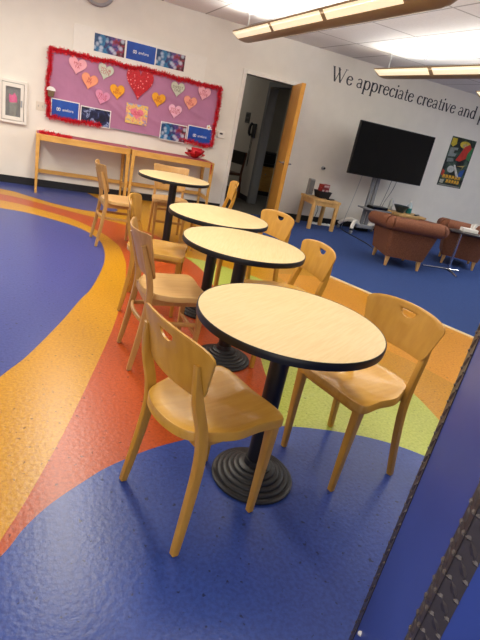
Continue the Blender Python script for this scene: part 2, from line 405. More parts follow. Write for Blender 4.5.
# ------------------------------------------------------------------ chairs
def seat_outline(xf, xr, wf, wr, n=64):
    pts = [(xf*.97, 0), (xf, wf*.55), (xf-.006, wf*.86), (xf-.03, wf), (xf-.12, wf*.97), (-.02, (wf+wr)/2+.012), (-.10, wr), (xr+.045, wr*.80), (xr+.012, wr*.48), (xr, 0)]
    pts = [(x, y, 0) for x, y in pts]
    full = pts + [(x, -y, 0) for x, y, _ in reversed(pts[1:-1])]
    return [(p.x, p.y) for p in smoothpath(full, 6, True)]
def panel(bm, zc, outline, hole, xbase, curve, th):
    """bent back panel; outline & hole are (y,z) loops of the same length; xbase(z) gives the front of the panel."""
    def X(y, z): return xbase(z) + curve*(y*y)
    N = len(outline); R = 7; front = []; back = []
    for r in range(R+1):
        k = r/R
        L = [(h[0]+(o[0]-h[0])*k, h[1]+(o[1]-h[1])*k) for h, o in zip(hole, outline)]
        ed = .003 if r in (0, R) else 0
        front.append([bm.verts.new((X(y, z)-ed, y, z)) for y, z in L])
        back.append([bm.verts.new((X(y, z)-th+ed, y, z)) for y, z in L])
    for r in range(R):
        for i in range(N):
            j = (i+1) % N
            bm.faces.new((front[r][i], front[r][j], front[r+1][j], front[r+1][i]))
            bm.faces.new((back[r][i], back[r+1][i], back[r+1][j], back[r][j]))
    for r in (0, R):
        for i in range(N):
            j = (i+1) % N
            bm.faces.new((front[r][i], front[r][j], back[r][j], back[r][i]))
def resample_polar(pts, c, N):
    """closed polygon -> radius per angle about c."""
    out = []
    n = len(pts)
    for k in range(N):
        a = 2*pi*k/N; d = (cos(a), sin(a)); best = None
        for i in range(n):
            p, q = pts[i], pts[(i+1) % n]
            ex, ey = q[0]-p[0], q[1]-p[1]; den = d[0]*ey-d[1]*ex
            if abs(den) < 1e-12: continue
            px, py = p[0]-c[0], p[1]-c[1]
            t = (px*ey-py*ex)/den; s = (px*d[1]-py*d[0])/den
            if t > 0 and -1e-9 <= s <= 1+1e-9 and (best is None or t > best): best = t
        out.append((c[0]+d[0]*best, c[1]+d[1]*best))
    return out
def roundpoly(pts, rad, n=5):
    out = []
    N = len(pts)
    for i in range(N):
        p = Vector(pts[i]); a = Vector(pts[i-1]); b = Vector(pts[(i+1) % N]); r = rad[i]
        if r == 0: out.append(tuple(p)); continue
        u = (a-p).normalized(); v = (b-p).normalized()
        s, e = p+u*r, p+v*r
        for k in range(n+1):
            t = k/n; q = s*(1-t)**2 + p*2*t*(1-t) + e*t*t; out.append(tuple(q))
    return out

def chair_a(name='cafe_chair'):
    c = thing(name, '', 'chair')
    wood, sw = M['maple'], M['seatwood']
    # seat
    bm = bmesh.new(); OL = seat_outline(.196, -.215, .198, .172)
    prof = [(1., -.034), (1., -.008), (.985, -.001), (.95, .0), (.8, None), (.6, None), (.4, None), (.2, None)]
    rings = []
    for k, dz in prof:
        ring = []
        for x, y in OL:
            xx, yy = x*k, y*k
            if dz is None:
                q = (1-k*k)
                z = .45 - .013*q*(1.0 if xx < .08 else max(.2, 1-(xx-.08)*6)) + .006*max(0, 1-abs(yy)/.07)*max(0, xx/.18)
            else: z = .45+dz
            ring.append(bm.verts.new((xx, yy, z)))
        rings.append(ring)
    N = len(OL)
    for A_, B_ in zip(rings, rings[1:]):
        for i in range(N): bm.faces.new((A_[i], A_[(i+1) % N], B_[(i+1) % N], B_[i]))
    bm.faces.new(rings[0][::-1])
    cv = bm.verts.new((0, 0, .45-.013))
    for i in range(N): bm.faces.new((rings[-1][i], rings[-1][(i+1) % N], cv))
    build('seat', bm, sw, c)
    # back
    ol = [(.205, .738), (.166, .578), (-.166, .578), (-.205, .738)]
    arch = [(.205*cos(a)*1.0, .738+.036*sin(a)) for a in [pi*k/12 for k in range(1, 12)]]
    pts = [(.166, .578), (.207, .735)] + [(.2*cos(pi*k/14), .737+.038*sin(pi*k/14)**.8) for k in range(1, 14)] + [(-.207, .735), (-.166, .578)]
    pts = roundpoly(pts, [.035, .012]+[0]*13+[.012, .035])
    hc = (0, .728); N = 96
    outline = resample_polar(pts, hc, N)
    hp = roundpoly([(.04, .742), (-.04, .742), (-.034, .722), (-.012, .712), (.012, .712), (.034, .722)], [.008, .008, .008, .006, .006, .008], 3)
    hole = resample_polar(hp, hc, N)
    bm = bmesh.new()
    panel(bm, .72, outline, hole, lambda z: -.186-.20*(z-.578), .9, .014)
    build('backrest', bm, wood, c)
    # rear legs
    for s in (1, -1):
        path = smoothpath([(-.196, s*.197, .004), (-.166, s*.184, .18), (-.146, s*.174, .34), (-.152, s*.168, .45), (-.181, s*.161, .56), (-.199, s*.157, .64), (-.2065, s*.153, .70)], 5)
        bm = bmesh.new(); n_ = len(path)
        sec = []
        for i in range(n_):
            k = i/(n_-1); a = .021+.011*sin(pi*min(1, k*1.1))**.7
            sec.append(rrect(.024+.003*sin(pi*k), (a+.004)*(1-.55*max(0, (k-.7)/.3)), .004))
        sweep(bm, path, sec, up=Vector((1, 0, 0)))
        L = build('rear_leg', bm, wood, c)
        bm = bmesh.new(); lathe(bm, [(0, 0), (.009, 0), (.01, .005), (0, .005)], 12, (-.196, s*.197, 0)); build('glide', bm, M['greymetal'], L)
    for s in (1, -1):
        bm = bmesh.new()
        sweep(bm, [(.163, s*.158, .004), (.165, s*.163, .25), (.163, s*.166, .418)], [rrect(.023, .024), rrect(.031, .031), rrect(.038, .036)], up=Vector((1, 0, 0)))
        L = build('front_leg', bm, wood, c)
        bm = bmesh.new(); lathe(bm, [(0, 0), (.009, 0), (.01, .005), (0, .005)], 12, (.163, s*.158, 0)); build('glide', bm, M['greymetal'], L)
    bm = bmesh.new()
    box(bm, -.13, .15, .135, .155, .388, .417); box(bm, -.13, .15, -.155, -.135, .388, .417); box(bm, .145, .163, -.15, .15, .388, .417); box(bm, -.15, -.13, -.155, .155, .388, .417)
    build('seat_rail', bm, wood, c, smooth=False)
    return c
def chair_b(name='cafe_chair'):
    c = thing(name, '', 'chair')
    wood, sw = M['birch'], M['birchseat']
    bm = bmesh.new(); OL = seat_outline(.190, -.165, .200, .165)
    rings = []
    for k, dz in [(1., -.03), (1., -.007), (.985, -.001), (.95, 0), (.7, -.005), (.4, -.008)]:
        rings.append([bm.verts.new((x*k, y*k, .45+dz)) for x, y in OL])
    N = len(OL)
    for A_, B_ in zip(rings, rings[1:]):
        for i in range(N): bm.faces.new((A_[i], A_[(i+1) % N], B_[(i+1) % N], B_[i]))
    bm.faces.new(rings[0][::-1]); bm.faces.new(rings[-1])
    build('seat', bm, sw, c)
    pts = [(.168, .526), (.200, .774)] + [(.2-.4*k/8, .774-.012*sin(pi*k/8)) for k in range(1, 8)] + [(-.2, .774), (-.168, .526)]
    pts = roundpoly(pts, [.03, .014]+[0]*7+[.014, .03])
    hc = (0, .70); N = 96
    outline = resample_polar(pts, hc, N)
    bm = bmesh.new()
    hole = [(hc[0]+.001*cos(2*pi*k/N), hc[1]+.001*sin(2*pi*k/N)) for k in range(N)]
    panel(bm, .7, outline, hole, lambda z: -.158-.31*(z-.53), 1.5, .013)
    bmesh.ops.holes_fill(bm, edges=bm.edges)
    build('backrest', bm, wood, c)
    for s in (1, -1):
        path = smoothpath([(-.205, s*.168, .004), (-.172, s*.163, .18), (-.148, s*.16, .34), (-.140, s*.158, .45), (-.155, s*.155, .55), (-.182, s*.152, .64), (-.200, s*.15, .70)], 5)
        n_ = len(path); bm = bmesh.new()
        sec = [rrect(.025, .024+.010*sin(pi*min(1, 1.1*i/(n_-1)))**.7, .004) for i in range(n_)]
        sweep(bm, path, sec, up=Vector((1, 0, 0)))
        L = build('rear_leg', bm, wood, c)
        bm = bmesh.new(); lathe(bm, [(0, 0), (.010, 0), (.011, .005), (0, .005)], 12, (-.205, s*.168, 0)); build('glide', bm, M['greymetal'], L)
        bm = bmesh.new()
        sweep(bm, [(.150, s*.152, .004), (.157, s*.158, .25), (.158, s*.162, .422)], [rrect(.023, .024), rrect(.030, .030), rrect(.034, .034)], up=Vector((1, 0, 0)))
        L = build('front_leg', bm, wood, c)
        bm = bmesh.new(); lathe(bm, [(0, 0), (.010, 0), (.011, .005), (0, .005)], 12, (.150, s*.152, 0)); build('glide', bm, M['greymetal'], L)
    bm = bmesh.new()
    box(bm, -.13, .15, .13, .15, .380, .421); box(bm, -.13, .15, -.15, -.13, .380, .421); box(bm, .142, .160, -.15, .15, .380, .421); box(bm, -.15, -.13, -.15, .15, .380, .421)
    build('seat_rail', bm, wood, c, smooth=False)
    bm = bmesh.new()
    P = [(.155, -.153, .27), (0, -.150, .275), (-.13, -.138, .28), (-.165, -.105, .285), (-.178, 0, .288), (-.165, .105, .285), (-.13, .138, .28), (0, .150, .275), (.155, .153, .27)]
    sweep(bm, smoothpath(P, 5), rrect(.018, .024, .005))
    build('hoop_stretcher', bm, wood, c)
    bm = bmesh.new(); sweep(bm, [(.152, -.152, .21), (.152, .152, .21)], rrect(.016, .024, .004))
    build('front_stretcher', bm, wood, c)
    return c
ca = chair_a(); cb = chair_b()
GR = 'wooden cafe chairs around the round tables'
CH = [('a', .591, 1.348, 16.8, 'wooden chair nearest the camera, its back turned, tucked to the left of the front table'),
      ('a', 1.313, 1.487, 194.5, 'wooden chair to the right of the nearest table, handle slot in its back'),
      ('b', .700, 2.501, 1.1, 'wooden chair with hoop stretcher, left of the second table'),
      ('a', .808, 3.275, -19.0, 'wooden chair left of the third table, behind the hoop stretcher chair'),
      ('b', .742, 4.875, 3.0, 'wooden chair seen side on, pulled out onto the yellow band left of the farthest table'),
      ('b', 1.361, 5.303, -96.2, 'wooden chair between the farthest table and the wall desk, facing the camera'),
      ('a', 1.749, 4.990, 168.5, 'wooden chair in front of the doorway, only its back seen edge on'),
      ('a', 1.570, 3.379, 193.7, 'wooden chair right of the third table, back against the carpet edge'),
      ('a', 1.413, 2.499, 179.3, 'wooden chair right of the second table, showing a slotted back')]
used = set()
for k, x, y, a, lb in CH:
    src = ca if k == 'a' else cb
    o = src if k not in used else copy_tree(src); used.add(k)
    o.location = (x, y, .0008); o.rotation_euler = (0, 0, radians(a)); o['label'] = lb; o['group'] = GR

# ------------------------------------------------------------------ wall desks
def desk(label, x0, x1):
    t = thing('wall_desk', label, 'desk', ((x0+x1)/2, 7.2, 0), group='narrow wooden desks along the wall')
    w = (x1-x0)/2; y0, y1 = -.235, .245; h = .745
    bm = bmesh.new(); box(bm, -w, w, y0, y1, h-.022, h, .003); build('desk_top', bm, M['deskwood'], t, smooth=False)
    bm = bmesh.new(); box(bm, -w+.05, w-.05, y0+.004, y0+.024, h-.075, h-.022); box(bm, -w+.05, w-.05, y1-.024, y1-.004, h-.075, h-.022)
    for s in (-1, 1): box(bm, s*(w-.016)-.010, s*(w-.016)+.010, y0+.05, y1-.05, h-.075, h-.022)
    build('apron', bm, M['deskwood'], t, smooth=False)
    for sx in (-1, 1):
        for yy in (y0+.026, y1-.026):
            bm = bmesh.new()
            a = (sx*(w-.026), yy)
            sweep(bm, [(a[0]+sx*.010, a[1], 0), (a[0], a[1], h-.022)], [rrect(.028, .030), rrect(.05, .05)], up=Vector((0, 1, 0)))
            build('leg', bm, M['deskwood'], t)
    bm = bmesh.new(); box(bm, -w+.04, w-.04, y1-.04, y1-.015, .20, .25)
    for s in (-1, 1): box(bm, s*(w-.025)-.012, s*(w-.025)+.012, y0+.045, y1-.045, .20, .25)
    build('lower_rail', bm, M['deskwood'], t, smooth=False)
    return t
desk('left wooden wall desk under the bulletin board', -.02, 1.165)
desk('right wooden wall desk, beside the doorway, with the red bow on it', 1.185, 2.375)
M['runner'] = mat('maroon_runner', (172, 78, 102), .7, .15, 20)
for x0, x1, lb in ((-.01, 1.16, 'mauve paper strip along the back of the left wall desk'), (1.19, 2.30, 'mauve paper strip along the back of the right wall desk')):
    bm = bmesh.new(); box(bm, x0, x1, 7.02, 7.42, .7452, .7480); tag(build('table_runner', bm, M['runner'], smooth=False), lb, 'table runner', 'mauve paper strips on the desks')
def tinsel(name, pts, rad, count, parent=None, ln=.03, mat_=None, seed=1, flat=True):
    rnd = random.Random(seed); bm = bmesh.new(); L = [Vector(p) for p in pts]
    seg = [(L[i+1]-L[i]).length for i in range(len(L)-1)]; tot = sum(seg)
    for k in range(count):
        s = rnd.random()*tot; i = 0
        while s > seg[i] and i < len(seg)-1: s -= seg[i]; i += 1
        p = L[i].lerp(L[i+1], s/seg[i])
        d = Vector((rnd.gauss(0, 1), rnd.gauss(0, 1), rnd.gauss(0, 1))).normalized()
        if d.y > 0: d.y = -d.y*.6
        w = d.cross(Vector((rnd.gauss(0, 1), rnd.gauss(0, 1), rnd.gauss(0, 1)))).normalized()*.0045
        e = p + d*rad*rnd.uniform(.6, 1.25)
        v = [bm.verts.new(q) for q in (p-w, p+w, e+w*.6, e-w*.6)]; bm.faces.new(v)
    sweep(bm, L, circ(.006, 6))
    return build(name, bm, mat_ or M['tinsel'], parent, smooth=False)
o = tinsel('tinsel_bundle', [(.02, 7.0, .762), (.12, 6.995, .77), (.25, 7.0, .762), (.40, 6.995, .758)], .035, 420, seed=3)
tag(o, 'red tinsel lying on the left end of the left desk', 'tinsel')
bm = bmesh.new(); lathe(bm, [(0, 0), (.05, 0), (.075, .03), (.06, .03), (.045, .012), (0, .012)], 20, (.20, 7.2, .749))
tag(build('paper_dish', bm, M['paper']), 'small white dish behind the red tinsel on the left desk', 'dish')
# red bow made of crumpled loops
t = thing('gift_bow', 'crumpled red foil bow on the right end of the right desk', 'bow', (2.10, 7.10, .748))
rnd = random.Random(5)
for k in range(9):
    a = 2*pi*k/9+rnd.uniform(-.2, .2); el = rnd.uniform(.25, .95); R_ = .17
    bm = bmesh.new(); d = Vector((cos(a)*cos(el), sin(a)*cos(el)*.8, sin(el)))
    s = d.cross(Vector((0, 0, 1))).normalized()
    path = [Vector((0, 0, .012)), d*R_*.55+Vector((0, 0, .045)), d*R_+Vector((0, 0, .02)), d*R_*.75+Vector((0, 0, -.01 if el > .5 else .0)), Vector((0, 0, .008))]
    P = smoothpath(path, 5); W_ = .048
    A_ = [bm.verts.new(p+s*W_*(.5+.5*sin(pi*i/(len(P)-1)))) for i, p in enumerate(P)]; B_ = [bm.verts.new(p-s*W_*(.5+.5*sin(pi*i/(len(P)-1)))) for i, p in enumerate(P)]
    for i in range(len(P)-1): bm.faces.new((A_[i], A_[i+1], B_[i+1], B_[i]))
    for v in bm.verts: v.co.z = max(v.co.z, .002)
    build('bow_loop', bm, M['redpaper'], t)
bm = bmesh.new()
sweep(bm, smoothpath([(0, -.05, .004), (.12, -.10, .004), (.20, -.135, .004), (.226, -.142, -.01), (.228, -.142, -.08), (.232, -.142, -.16)], 5), [(-.02, 0), (.02, 0), (.02, .002), (-.02, .002)])
build('ribbon_tail', bm, M['redpaper'], t)

# ------------------------------------------------------------------ bulletin board and what hangs on it
def img_mat(name, seed, cols, scale=9, thr=(.3, .42, .52, .62, .72)):
    m = bpy.data.materials.new(name); m.use_nodes = True; nt = m.node_tree; n = nt.nodes; b = n['Principled BSDF']
    tc = n.new('ShaderNodeTexCoord'); mp = n.new('ShaderNodeMapping'); mp.inputs['Location'].default_value = (seed, seed*.7, seed*.3)
    nt.links.new(tc.outputs['Object'], mp.inputs['Vector'])
    nz = n.new('ShaderNodeTexNoise'); nz.inputs['Scale'].default_value = scale; nz.inputs['Detail'].default_value = 3; nz.inputs['Distortion'].default_value = .8
    nt.links.new(mp.outputs[0], nz.inputs['Vector'])
    rp = n.new('ShaderNodeValToRGB'); rp.color_ramp.interpolation = 'EASE'
    while len(rp.color_ramp.elements) < len(cols): rp.color_ramp.elements.new(.5)
    for e, c, p in zip(rp.color_ramp.elements, cols, thr): e.color = (*lin(c), 1); e.position = p
    nt.links.new(nz.outputs['Fac'], rp.inputs['Fac']); nt.links.new(rp.outputs[0], b.inputs['Base Color']); b.inputs['Roughness'].default_value = .35
    return m
def event_mat():
    m = bpy.data.materials.new('event_photo'); m.use_nodes = True; nt = m.node_tree; n = nt.nodes; b = n['Principled BSDF']; b.inputs['Roughness'].default_value = .35
    tc = n.new('ShaderNodeTexCoord'); sx = n.new('ShaderNodeSeparateXYZ'); nt.links.new(tc.outputs['Object'], sx.inputs[0])
    nz = n.new('ShaderNodeTexNoise'); nz.inputs['Scale'].default_value = 16; nz.inputs['Detail'].default_value = 3; nt.links.new(tc.outputs['Object'], nz.inputs['Vector'])
    a = n.new('ShaderNodeMath'); a.operation = 'MULTIPLY_ADD'; a.inputs[1].default_value = 2.0; a.inputs[2].default_value = -.05; nt.links.new(sx.outputs[0], a.inputs[0])
    c = n.new('ShaderNodeMath'); c.operation = 'ADD'; nt.links.new(a.outputs[0], c.inputs[0]); nt.links.new(nz.outputs['Fac'], c.inputs[1])
    rp = n.new('ShaderNodeValToRGB'); e = rp.color_ramp.elements
    cols = [(14, 60, 110), (40, 120, 170), (24, 40, 96), (90, 70, 140), (150, 40, 66), (70, 14, 34)]
    while len(e) < 6: e.new(.5)
    for k, (q, p) in enumerate(zip(cols, (.12, .28, .42, .55, .68, .85))): e[k].color = (*lin(q), 1); e[k].position = p
    nt.links.new(c.outputs[0], rp.inputs['Fac'])
    v = n.new('ShaderNodeTexVoronoi'); v.inputs['Scale'].default_value = 15; nt.links.new(tc.outputs['Object'], v.inputs['Vector'])
    r2 = n.new('ShaderNodeValToRGB'); r2.color_ramp.elements[0].position = .22; r2.color_ramp.elements[0].color = (.9, .75, .75, 1); r2.color_ramp.elements[1].position = .52; r2.color_ramp.elements[1].color = (0, 0, 0, 1)
    nt.links.new(v.outputs['Distance'], r2.inputs['Fac'])
    mm = n.new('ShaderNodeMix'); mm.data_type = 'RGBA'; nt.links.new(r2.outputs[0], mm.inputs[0]); nt.links.new(rp.outputs[0], mm.inputs[6]); mm.inputs[7].default_value = (*lin((196, 208, 226)), 1)
    nt.links.new(mm.outputs[2], b.inputs['Base Color']); return m
M['photo'] = event_mat()
M['darkphoto'] = img_mat('dark_event_photo', 9, [(10, 12, 34), (22, 26, 60), (40, 50, 96), (150, 165, 205), (30, 36, 74)], 11, (.3, .46, .56, .62, .68))
M['bluesheet'] = mat('blue_print', (24, 84, 182), .35, scale=5, rgb2=(20, 62, 150))
M['dk'] = mat('dark_ink', (30, 30, 34), .5, .1)

BX0, BX1, BZ0, BZ1 = .095, 2.45, .935, 1.775
bb = thing('bulletin_board', 'long bulletin board covered in mauve paper above the desks', 'bulletin board', ((BX0+BX1)/2, WY-.014, BZ0))
bw, bh = (BX1-BX0)/2, BZ1-BZ0
bm = bmesh.new(); box(bm, -bw, bw, -.02, 0, 0, bh); build('backing', bm, M['greymetal'], bb, smooth=False)
# creased paper cover
bm = bmesh.new(); NX, NZ = 120, 44; rows = []
for j in range(NZ+1):
    row = []
    for i in range(NX+1):
        x = -bw+.01+(2*bw-.02)*i/NX; z = .01+(bh-.02)*j/NZ; q = 0
        for cx, cz, dx, dz, am, wd in ((-1.0, .75, .72, -.5, .010, .035), (-.85, .7, .8, -.62, .008, .03), (-.5, .5, .8, -.52, .010, .04), (.2, .2, .95, .12, .008, .03), (.25, .62, .9, -.3, .006, .03), (.5, .1, .9, .3, .006, .03), (-.1, .4, .85, -.45, .006, .03)):
            l = math.hypot(dx, dz); u = ((x-cx)*dx+(z-cz)*dz)/l; v = ((x-cx)*dz-(z-cz)*dx)/l
            if -.1 < u < 1.1: q += am*math.exp(-(v/wd)**2)*sin(pi*(u+.1)/1.2)
        row.append(bm.verts.new((x, -.0205-q, z)))
    rows.append(row)
for j in range(NZ):
    for i in range(NX): bm.faces.new((rows[j][i], rows[j][i+1], rows[j+1][i+1], rows[j+1][i]))
build('paper_cover', bm, M['mauve'], bb)

FY = WY-.050      # front of the board's paper, where notices are pinned
g1 = [(.80, FY, .955), (.5, FY, .95), (.12, FY, .955), (.10, FY, 1.35), (.12, FY, 1.755), (.7, FY, 1.75), (1.25, FY, 1.762), (1.85, FY, 1.755), (2.42, FY, 1.76), (2.43, FY, 1.35), (2.425, FY, .955), (2.2, FY, .95), (2.0, FY, .957)]
gp = []
for a_, b_ in zip(g1, g1[1:]):
    a_, b_ = Vector(a_), Vector(b_); n_ = max(2, int((b_-a_).length/.08))
    for k in range(n_):
        p = a_.lerp(b_, k/n_); p.z += random.uniform(-.012, .012); p.x += random.uniform(-.008, .008); gp.append(p)
gp.append(Vector(g1[-1]))
tag(tinsel('tinsel_garland', gp, .042, 7000, seed=11), 'red tinsel garland around the edge of the bulletin board', 'garland')

def sheet(name, label, corners, kind, group, Y=FY, cat='poster'):
    """corners: photo pixels tl, tr, br, bl on the wall plane."""
    q = [wall(*c, Y) for c in corners]
    x0 = (q[0][0]+q[3][0])/2; x1 = (q[1][0]+q[2][0])/2; z1 = (q[0][1]+q[1][1])/2; z0 = (q[2][1]+q[3][1])/2
    w, h = x1-x0, z1-z0
    t = thing(name, label, cat, ((x0+x1)/2, Y, z0), 0, group)
    bm = bmesh.new(); box(bm, -w/2, w/2, -.003, 0, 0, h); build('sheet', bm, M['paper'], t, smooth=False)
    b = .012 if Y < WY-.02 else .004
    bm = bmesh.new(); box(bm, -w/2+b, w/2-b, -.0042, -.003, b, h-b)
    build('print', bm, {'photo': M['photo'], 'dark': M['darkphoto'], 'blue': M['bluesheet']}[kind], t, smooth=False)
    if kind == 'blue':
        me = text_mesh('amfora', .050); link('lettering', me, M['paper'], t, (.035, -.0046, h*.48), (RX, 0, 0))
        bm = bmesh.new()
        for cx in (-.095, -.071):
            tube(bm, [(cx+.010*cos(a), -.005, h*.48+.018*sin(a)) for a in [2*pi*k/16 for k in range(16)]], .0042, 6, True)
        build('emblem', bm, M['paper'], t)
    return t
sheet('event_poster', 'crowd photo sheet above the board, leftmost of the three top sheets', [(94, 32), (125, 40), (125, 58.5), (94, 51)], 'photo', 'sheets above the board', WY-.012)
sheet('event_poster', 'blue sheet with white lettering, middle of the three above the board', [(127, 40), (156, 47.5), (155, 65), (125.5, 59)], 'blue', 'sheets above the board', WY-.012)
sheet('event_poster', 'crowd photo sheet above the board, nearest the doorway of the three top sheets', [(157, 48), (185.5, 55.5), (184, 72.5), (155, 65)], 'photo', 'sheets above the board', WY-.012)
sheet('event_poster', 'blue sheet with white lettering at the lower left of the bulletin board', [(51, 97.5), (79.5, 103), (79, 122), (50.5, 117)], 'blue', 'sheets on the board')
sheet('event_poster', 'dark blue stage photo at the lower left of the bulletin board', [(80.5, 105), (111, 111), (110, 129), (80, 123.5)], 'dark', 'sheets on the board')
sheet('event_poster', 'bright crowd photo at the lower right of the bulletin board', [(160.5, 121), (187, 126), (185.5, 144), (159.5, 139)], 'photo', 'sheets on the board')
sheet('event_poster', 'blue sheet with white lettering at the lower right of the bulletin board', [(188, 124.5), (213, 129.5), (211, 147.5), (186.5, 142)], 'blue', 'sheets on the board', FY-.001)

def heart_poly(w, h, n=40):
    pts = []
    for k in range(n):
        a = 2*pi*k/n
        x = 16*sin(a)**3; y = 13*cos(a)-5*cos(2*a)-2*cos(3*a)-cos(4*a)
        pts.append((x/32*w, (y+2.5)/29*h))
    return pts
def candy(px, py, w, h, rgb, txt, lb, tilt, ink=(190, 60, 70)):
    x, z = wall(px, py, FY)
    t = thing('candy_heart', lb, 'paper heart', (x, FY, z), 0, 'candy hearts on the bulletin board'); t.rotation_euler = (0, tilt, 0)
    w *= 1.13; h *= 1.06
    bm = bmesh.new(); prism(bm, heart_poly(w, h), -.004, 0)
    build('heart', bm, mat('heart_paper', rgb, .6, .06, 20), t, smooth=False)
    bm = bmesh.new(); hp = heart_poly(w, h); tube(bm, [(a*.97, -.004, b*.97) for a, b in hp], .0018, 5, True)
    build('outline', bm, mat('heart_edge', tuple(int(c*.86) for c in rgb), .6, .05), t)
    me = text_mesh(txt, .05, ext=.0005); link('lettering', me, mat('heart_ink', ink, .6, .1), t, (0, -.0046, .012), (RX, 0, 0))
candy(77.3, 66.5, .205, .20, (240, 172, 184), 'MISS\nYA', 'pale pink heart at the upper left of the board', .12)
candy(89.3, 82, .19, .19, (246, 160, 122), 'BE\nMY', 'peach heart below the upper left pink heart', .15)
candy(105.3, 72.5, .18, .19, (204, 208, 190), 'YOUR\nCUTE', 'grey green heart left of the big red heart', .18)
candy(117.3, 92.5, .175, .185, (246, 172, 30), 'BE\nMINE', 'orange yellow heart left of the big red heart', -.05, (190, 80, 30))
candy(102, 98, .175, .18, (226, 148, 184), 'TRUE\nLOVE', 'orchid pink heart above the dark stage photo', .2)
candy(158.3, 100.5, .175, .18, (244, 170, 34), 'BE\nMINE', 'orange yellow heart right of the big red heart', .05, (190, 80, 30))
candy(177.5, 90, .175, .19, (206, 206, 186), 'SWEET\nONE', 'grey green heart right of the big red heart', .02, (120, 120, 100))
candy(190, 103.5, .175, .18, (246, 164, 140), 'BE\nTRUE', 'peach heart at the right half of the board', .05)
candy(203.8, 94, .175, .185, (242, 176, 190), 'MY\nLOVE', 'pale pink heart at the upper right of the board', .14)
candy(174.8, 112, .175, .18, (240, 186, 208), 'YOUR\nSWEET', 'light pink heart above the bright crowd photo', .03)
GLIT = mat('red_glitter', (206, 24, 40), .4, .3, 60)
nt = GLIT.node_tree; n = nt.nodes; bs = n['Principled BSDF']
v = n.new('ShaderNodeTexVoronoi'); v.inputs['Scale'].default_value = 24; nt.links.new([k for k in n if k.type == 'TEX_COORD'][0].outputs['Object'], v.inputs['Vector'])
rp = n.new('ShaderNodeValToRGB'); rp.color_ramp.elements[0].color = (1, 1, 1, 1); rp.color_ramp.elements[0].position = .20; rp.color_ramp.elements[1].color = (0, 0, 0, 1); rp.color_ramp.elements[1].position = .27
nt.links.new(v.outputs['Distance'], rp.inputs['Fac'])
mm = n.new('ShaderNodeMix'); mm.data_type = 'RGBA'; mm.inputs[7].default_value = (*lin((240, 140, 140)), 1)
old = [l for l in nt.links if l.to_socket == bs.inputs['Base Color']][0].from_socket
nt.links.new(rp.outputs[0], mm.inputs[0]); nt.links.new(old, mm.inputs[6]); nt.links.new(mm.outputs[2], bs.inputs['Base Color'])
x, z = wall(139.3, 84.5, FY)
t = thing('red_heart', 'big red glitter heart in the middle of the bulletin board', 'paper heart', (x, FY, z)); t.rotation_euler = (0, .03, 0)
bm = bmesh.new(); prism(bm, [(a, b*1.0) for a, b in heart_poly(.37, .42)], -.006, 0); build('heart', bm, GLIT, t, smooth=False)
# greeting card
q = [wall(*c, FY) for c in ((126.5, 103), (148.5, 106), (146.5, 126), (125, 122.5))]
cx0, cx1 = (q[0][0]+q[3][0])/2, (q[1][0]+q[2][0])/2; cz1, cz0 = (q[0][1]+q[1][1])/2, (q[2][1]+q[3][1])/2
w, h = cx1-cx0, cz1-cz0
t = thing('greeting_card', 'colourful square card with a pink heart under the big red heart', 'card', ((cx0+cx1)/2, FY, cz0))
bm = bmesh.new(); box(bm, -w/2, w/2, -.004, 0, 0, h)
build('card', bm, img_mat('card_pattern', 5, [(150, 170, 210), (236, 190, 90), (240, 210, 120), (232, 150, 130), (160, 150, 190)], 18, (.36, .44, .5, .58, .66)), t, smooth=False)
bm = bmesh.new(); prism(bm, [(a, b+h*.5) for a, b in heart_poly(w*.62, h*.55)], -.006, -.004); build('heart', bm, M['pink'] if 0 else mat('card_heart', (238, 130, 150), .6, .1, 30), t, smooth=False)
link('lettering', text_mesh('BE MY\nVALENTINE', .032), mat('card_ink', (200, 50, 70), .6, .1), t, (0, -.0068, h*.54), (RX, 0, 0))
# small pinned cupcake cut-out and flower
x, z = wall(51, 92, FY)
t = thing('paper_cupcake', 'small paper cupcake pinned on the left edge of the board', 'paper cut-out', (x, FY-.02, z))
bm = bmesh.new(); prism(bm, [(-.032, -.055), (.032, -.055), (.045, .02), (-.045, .02)], -.01, 0); build('wrapper', bm, mat('cupcake_wrapper', (120, 96, 66), .6, .3, 60), t, smooth=False)
bm = bmesh.new(); prism(bm, [(-.055, .018), (.055, .018), (.05, .045), (.02, .065), (-.02, .068), (-.05, .045)], -.013, 0); build('icing', bm, M['paper'], t, smooth=False)
x, z = wall(208.5, 127.5, FY)
t = thing('paper_flower', 'tiny white and yellow flower pinned on the lower right blue sheet', 'paper cut-out', (x, FY-.007, z))
for k in range(5):
    a = 2*pi*k/5; bm = bmesh.new(); prism(bm, [(.022*cos(a)+.016*cos(b), .022*sin(a)+.016*sin(b)) for b in [2*pi*i/10 for i in range(10)]], -.003-.0004*k, 0); build('petal', bm, M['paper'], t, smooth=False)
bm = bmesh.new(); prism(bm, [(.012*cos(b), .012*sin(b)) for b in [2*pi*i/12 for i in range(12)]], -.007, 0); build('flower_center', bm, mat('flower_yellow', (240, 180, 40), .5, .1), t, smooth=False)
# white board behind
bm = bmesh.new(); box(bm, .38, 2.17, WY-.012, WY, 1.30, 2.105, .003)
tag(build('whiteboard', bm, mat('board_white', (240, 236, 227), .5, .02), smooth=False), 'plain pale board on the wall behind the three top sheets', 'whiteboard')

